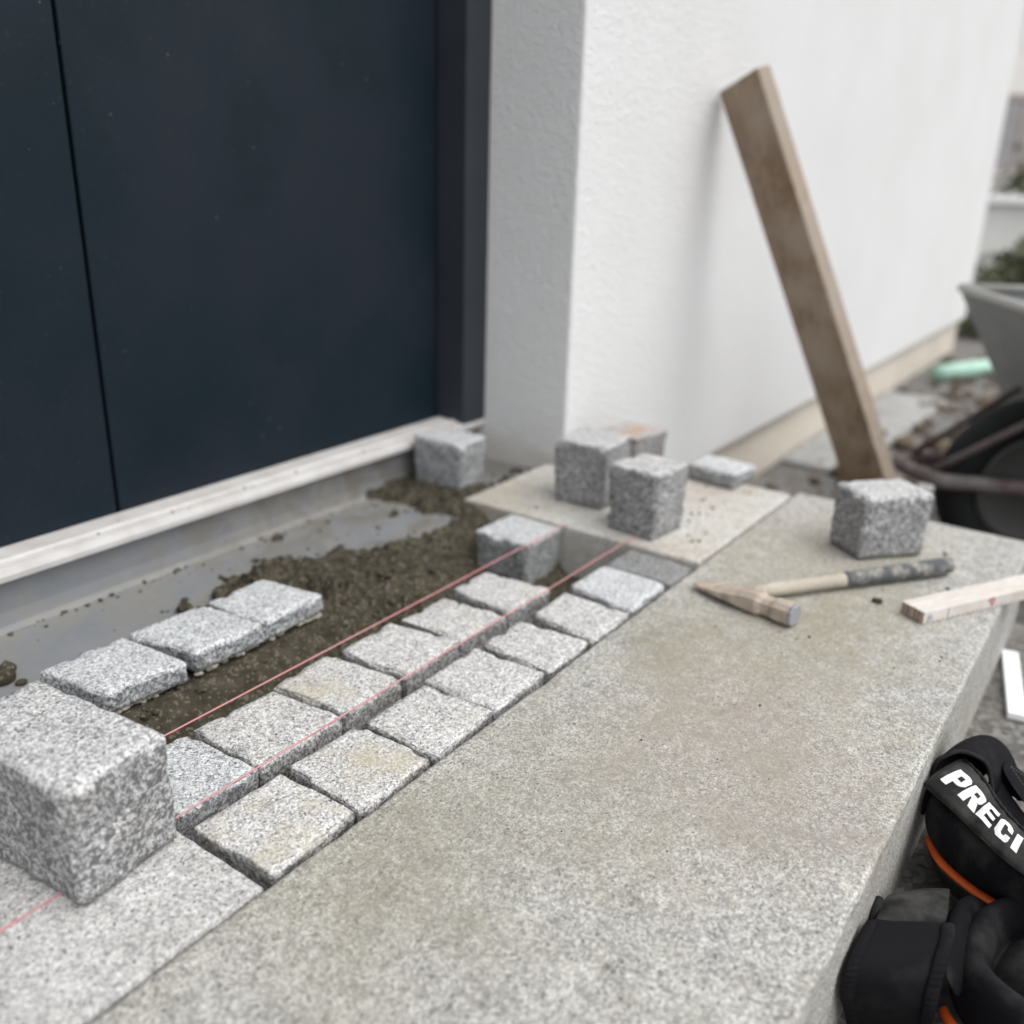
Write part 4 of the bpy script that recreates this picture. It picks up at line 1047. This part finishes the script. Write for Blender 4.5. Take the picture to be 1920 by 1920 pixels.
for sgn in (-1, 1):
    r0 = 0.085 * sgn
    bm = bmesh.new()
    tube(bm, [W(0.27, r0 * 0.6, -0.075), W(0.22, r0, -0.082), W(0.0, r0 * 1.05, -0.088), W(-0.35, r0 * 2.2, -0.075), W(-0.9, r0 * 3.0, 0.06), W(-1.35, r0 * 3.2, 0.22)], 0.0165, 10)
    wpart("frame_tube", bm_done(bm), M_GREYTUBE, True)
    bm = bmesh.new(); tube(bm, [W(-1.22, r0 * 3.15, 0.175), W(-1.38, r0 * 3.21, 0.23)], 0.021, 10)
    wpart("handle_grip", bm_done(bm), M_TYRE, True)
    bm = bmesh.new(); tube(bm, [W(-0.02, r0 * 1.1, -0.090), W(0.0, r0 * 1.08, GZ + 0.19)], [0.020, 0.014], 8)
    wpart("axle_bracket", bm_done(bm), M_REDFRAME, True)
    bm = bmesh.new(); tube(bm, [W(-0.62, r0 * 2.6, -0.02), W(-0.66, r0 * 2.9, -0.20), W(-0.64, r0 * 3.0, GZ + 0.012), W(-0.70, r0 * 3.0, GZ + 0.012)], 0.0145, 8)
    wpart("leg", bm_done(bm), M_REDFRAME, True)
    bm = bmesh.new(); tube(bm, [W(0.245, r0 * 0.75, -0.068), W(ft - 0.10, r0 * 1.1, 0.10)], 0.0085, 8)
    wpart("nose_strut", bm_done(bm), M_REDFRAME, True)
bm = bmesh.new(); tube(bm, [W(0.268, -0.055, -0.075), W(0.285, 0, -0.075), W(0.268, 0.055, -0.075)], 0.0165, 10)
wpart("front_bar", bm_done(bm), M_GREYTUBE, True)

# ------------------------------------------------------------------ clutter along the plinth
bm = bmesh.new(); tube(bm, [(4.36, 0.79, -0.272), (4.74, 0.62, -0.272)], 0.036, 18)
tag(link("green_pipe", bm_done(bm), M_GREENPIPE, smooth=True), "mint green pipe lying by the plinth beyond the wheelbarrow", "pipe")
def crumple(c, size, seed):
    bm = bmesh.new(); bmesh.ops.create_icosphere(bm, subdivisions=4, radius=1.0)
    for v in bm.verts:
        q = v.co.copy() * 1.7 + Vector((seed, seed, seed))
        k = 1 + 0.55 * fbm(q, 3) - 0.25 * abs(mnoise.noise(q * 2.3))
        v.co = Vector((v.co.x * size[0] * k, v.co.y * size[1] * k, max(-0.02, v.co.z * size[2] * k)))
    return link("plastic_sheet", bm_done(bm), M_PLASTIC, smooth=True, loc=c)
o = crumple((3.52, 0.41, GZ + 0.02), (0.20, 0.075, 0.055), 3.0); o.rotation_euler = (0, 0, rad(-8))
tag(o, "crumpled white plastic sheet beside the wheelbarrow nose", "plastic sheet")
o = crumple((2.66, 0.435, GZ + 0.02), (0.075, 0.04, 0.05), 8.0)
tag(o, "small white plastic scrap behind the solitary cube", "plastic sheet")
cs = bmesh.new()
for i in range(3):
    for j in range(2):
        mtx = Matrix.Translation((2.85 + 0.42 * i, 0.775 - 0.0 * j, GZ - 0.01)) 
o = link("concrete_slab", box_mesh((2.72, 0.66, GZ - 0.03), (3.95, 0.888, GZ + 0.018), 0.008), M_SANDSLAB)
tag(o, "pale grey concrete strip at the foot of the wall plinth", "paving slab")
rng = random.Random(5); bm = bmesh.new()
for _ in range(260):
    x = rng.uniform(2.4, 5.2); y = rng.gauss(0.52, 0.16)
    if y > 0.86: continue
    r = rng.choice((0.008, 0.012, 0.018, 0.03, 0.04)) * rng.uniform(0.6, 1.1)
    lump(bm, (x, y, ground_z(x, y) + r * 0.25), r, rng)
tag(link("rubble", bm_done(bm), M_SOIL, smooth=True), "brown soil clods and rubble along the wall foot", kind='stuff')

# ------------------------------------------------------------------ beyond the house corner
def leaf_clump(name, c, size, n, seed, label, leaf=0.05, group=None):
    rng = random.Random(seed); root = tag(empty(name, c), label, "shrub", group)
    bm = bmesh.new()
    for _ in range(n):
        while True:
            p = Vector((rng.uniform(-1, 1), rng.uniform(-1, 1), rng.uniform(0, 1)))
            if p.x**2 + p.y**2 + (p.z * 1.05)**2 < 1 and rng.random() < 0.35 + 0.65 * p.length: break
        k = 1 + 0.3 * mnoise.noise(p * 2 + Vector((seed, 0, 0)))
        p = Vector((p.x * size[0] * k, p.y * size[1] * k, p.z * size[2] * k + 0.02))
        m = Matrix.Translation(p) @ Matrix.Rotation(rng.uniform(0, 6.28), 4, 'Z') @ Matrix.Rotation(rng.uniform(-1.2, 1.2), 4, 'X')
        l = leaf * rng.uniform(0.6, 1.3)
        bm.faces.new([bm.verts.new(m @ Vector(q)) for q in ((0, -l/2, 0), (l*0.3, 0, l*0.05), (0, l*0.6, 0), (-l*0.3, 0, l*0.05))])
    link("foliage", bm_done(bm), M_LEAF, root)
    bm = bmesh.new()
    for k in range(5):
        a = k * 1.256 + seed; tube(bm, [(0.03*math.cos(a), 0.03*math.sin(a), -0.02), (0.25*size[0]*math.cos(a), 0.25*size[1]*math.sin(a), size[2]*0.4), (0.55*size[0]*math.cos(a), 0.55*size[1]*math.sin(a), size[2]*0.8)], [0.014, 0.010, 0.004], 6)
    link("stem", bm_done(bm), M_STEM, root)
    return root
leaf_clump("shrub", (8.4, 0.95, GZ), (0.55, 0.42, 0.42), 1500, 2, "low green shrub just past the white house corner", 0.07)
leaf_clump("shrub", (7.0, 0.20, GZ), (0.50, 0.34, 0.30), 1100, 3, "low shrub in front of the dark container", 0.06)
leaf_clump("shrub", (5.95, 0.86, GZ), (0.30, 0.20, 0.22), 700, 4, "small green plant at the plinth end of the house", 0.05)
bx = tag(empty("container", (8.9, 0.10, GZ)), "dark rectangular container standing among the far plants", "container")
link("body", box_mesh((-0.3, -0.55, 0), (0.3, 0.42, 0.30), 0.02), M_BOX, bx)
link("lid", box_mesh((-0.33, -0.58, 0.302), (0.33, 0.45, 0.34), 0.012), M_BOX, bx)
gw = tag(empty("garden_wall", (11.2, 0.5, GZ), (0, 0, rad(38))), "low grey garden wall in front of the far pale house", "wall")
link("wall_body", box_mesh((-0.12, -9, -0.1), (0.12, 6, 0.62)), M_GARDENWALL, gw)
link("coping", box_mesh((-0.17, -9, 0.622), (0.17, 6, 0.69), 0.01), M_PLASTER, gw)
nb = tag(empty("neighbour_house", (17.5, 2.0, GZ), (0, 0, rad(42))), "pale neighbouring house far behind the white wall", "house")
link("wall", box_mesh((0, -9, 0), (8, 7, 5.4)), M_NEIGH, nb)
v, f = loft([[(-0.5, y, 5.3), (4, y, 8.0), (8.5, y, 5.3), (8.5, y, 5.42), (4, y, 8.15), (-0.5, y, 5.42)] for y in (-9.4, 7.4)], closed_u=True, cap=True)
link("roof", mesh_from(v, f), M_ROOF, nb)
for (y, z, w, h) in ((0.75, 0.95, 0.9, 1.1), (-1.6, 0.95, 0.9, 1.1), (3.4, 0.95, 0.9, 1.1), (0.75, 3.3, 0.9, 1.1), (-1.6, 3.3, 0.9, 1.1), (-4.5, 0.95, 0.9, 1.1)):
    wf = empty("window", (-0.02, y, z)); wf.parent = nb
    bm = bmesh.new()
    add_box(bm, (-0.03, -w/2, 0), (0.015, -w/2+0.07, h)); add_box(bm, (-0.03, w/2-0.07, 0), (0.015, w/2, h))
    add_box(bm, (-0.029, -w/2+0.071, 0), (0.015, w/2-0.071, 0.07)); add_box(bm, (-0.029, -w/2+0.071, h-0.07), (0.015, w/2-0.071, h)); add_box(bm, (-0.028, -0.03, 0.071), (0.015, 0.03, h-0.071))
    link("frame", bm_done(bm), M_WFRAME, wf)
    link("pane", box_mesh((-0.004, -w/2+0.071, 0.071), (0.012, w/2-0.071, h-0.071)), M_GLASS, wf)
    link("sill", box_mesh((-0.12, -w/2-0.06, -0.06), (0.015, w/2+0.06, -0.003)), M_GARDENWALL, wf)
leaf_clump("shrub", (12.6, 1.5, GZ), (0.5, 0.7, 1.25), 1500, 6, "tall olive shrub before the far pale house", 0.10)
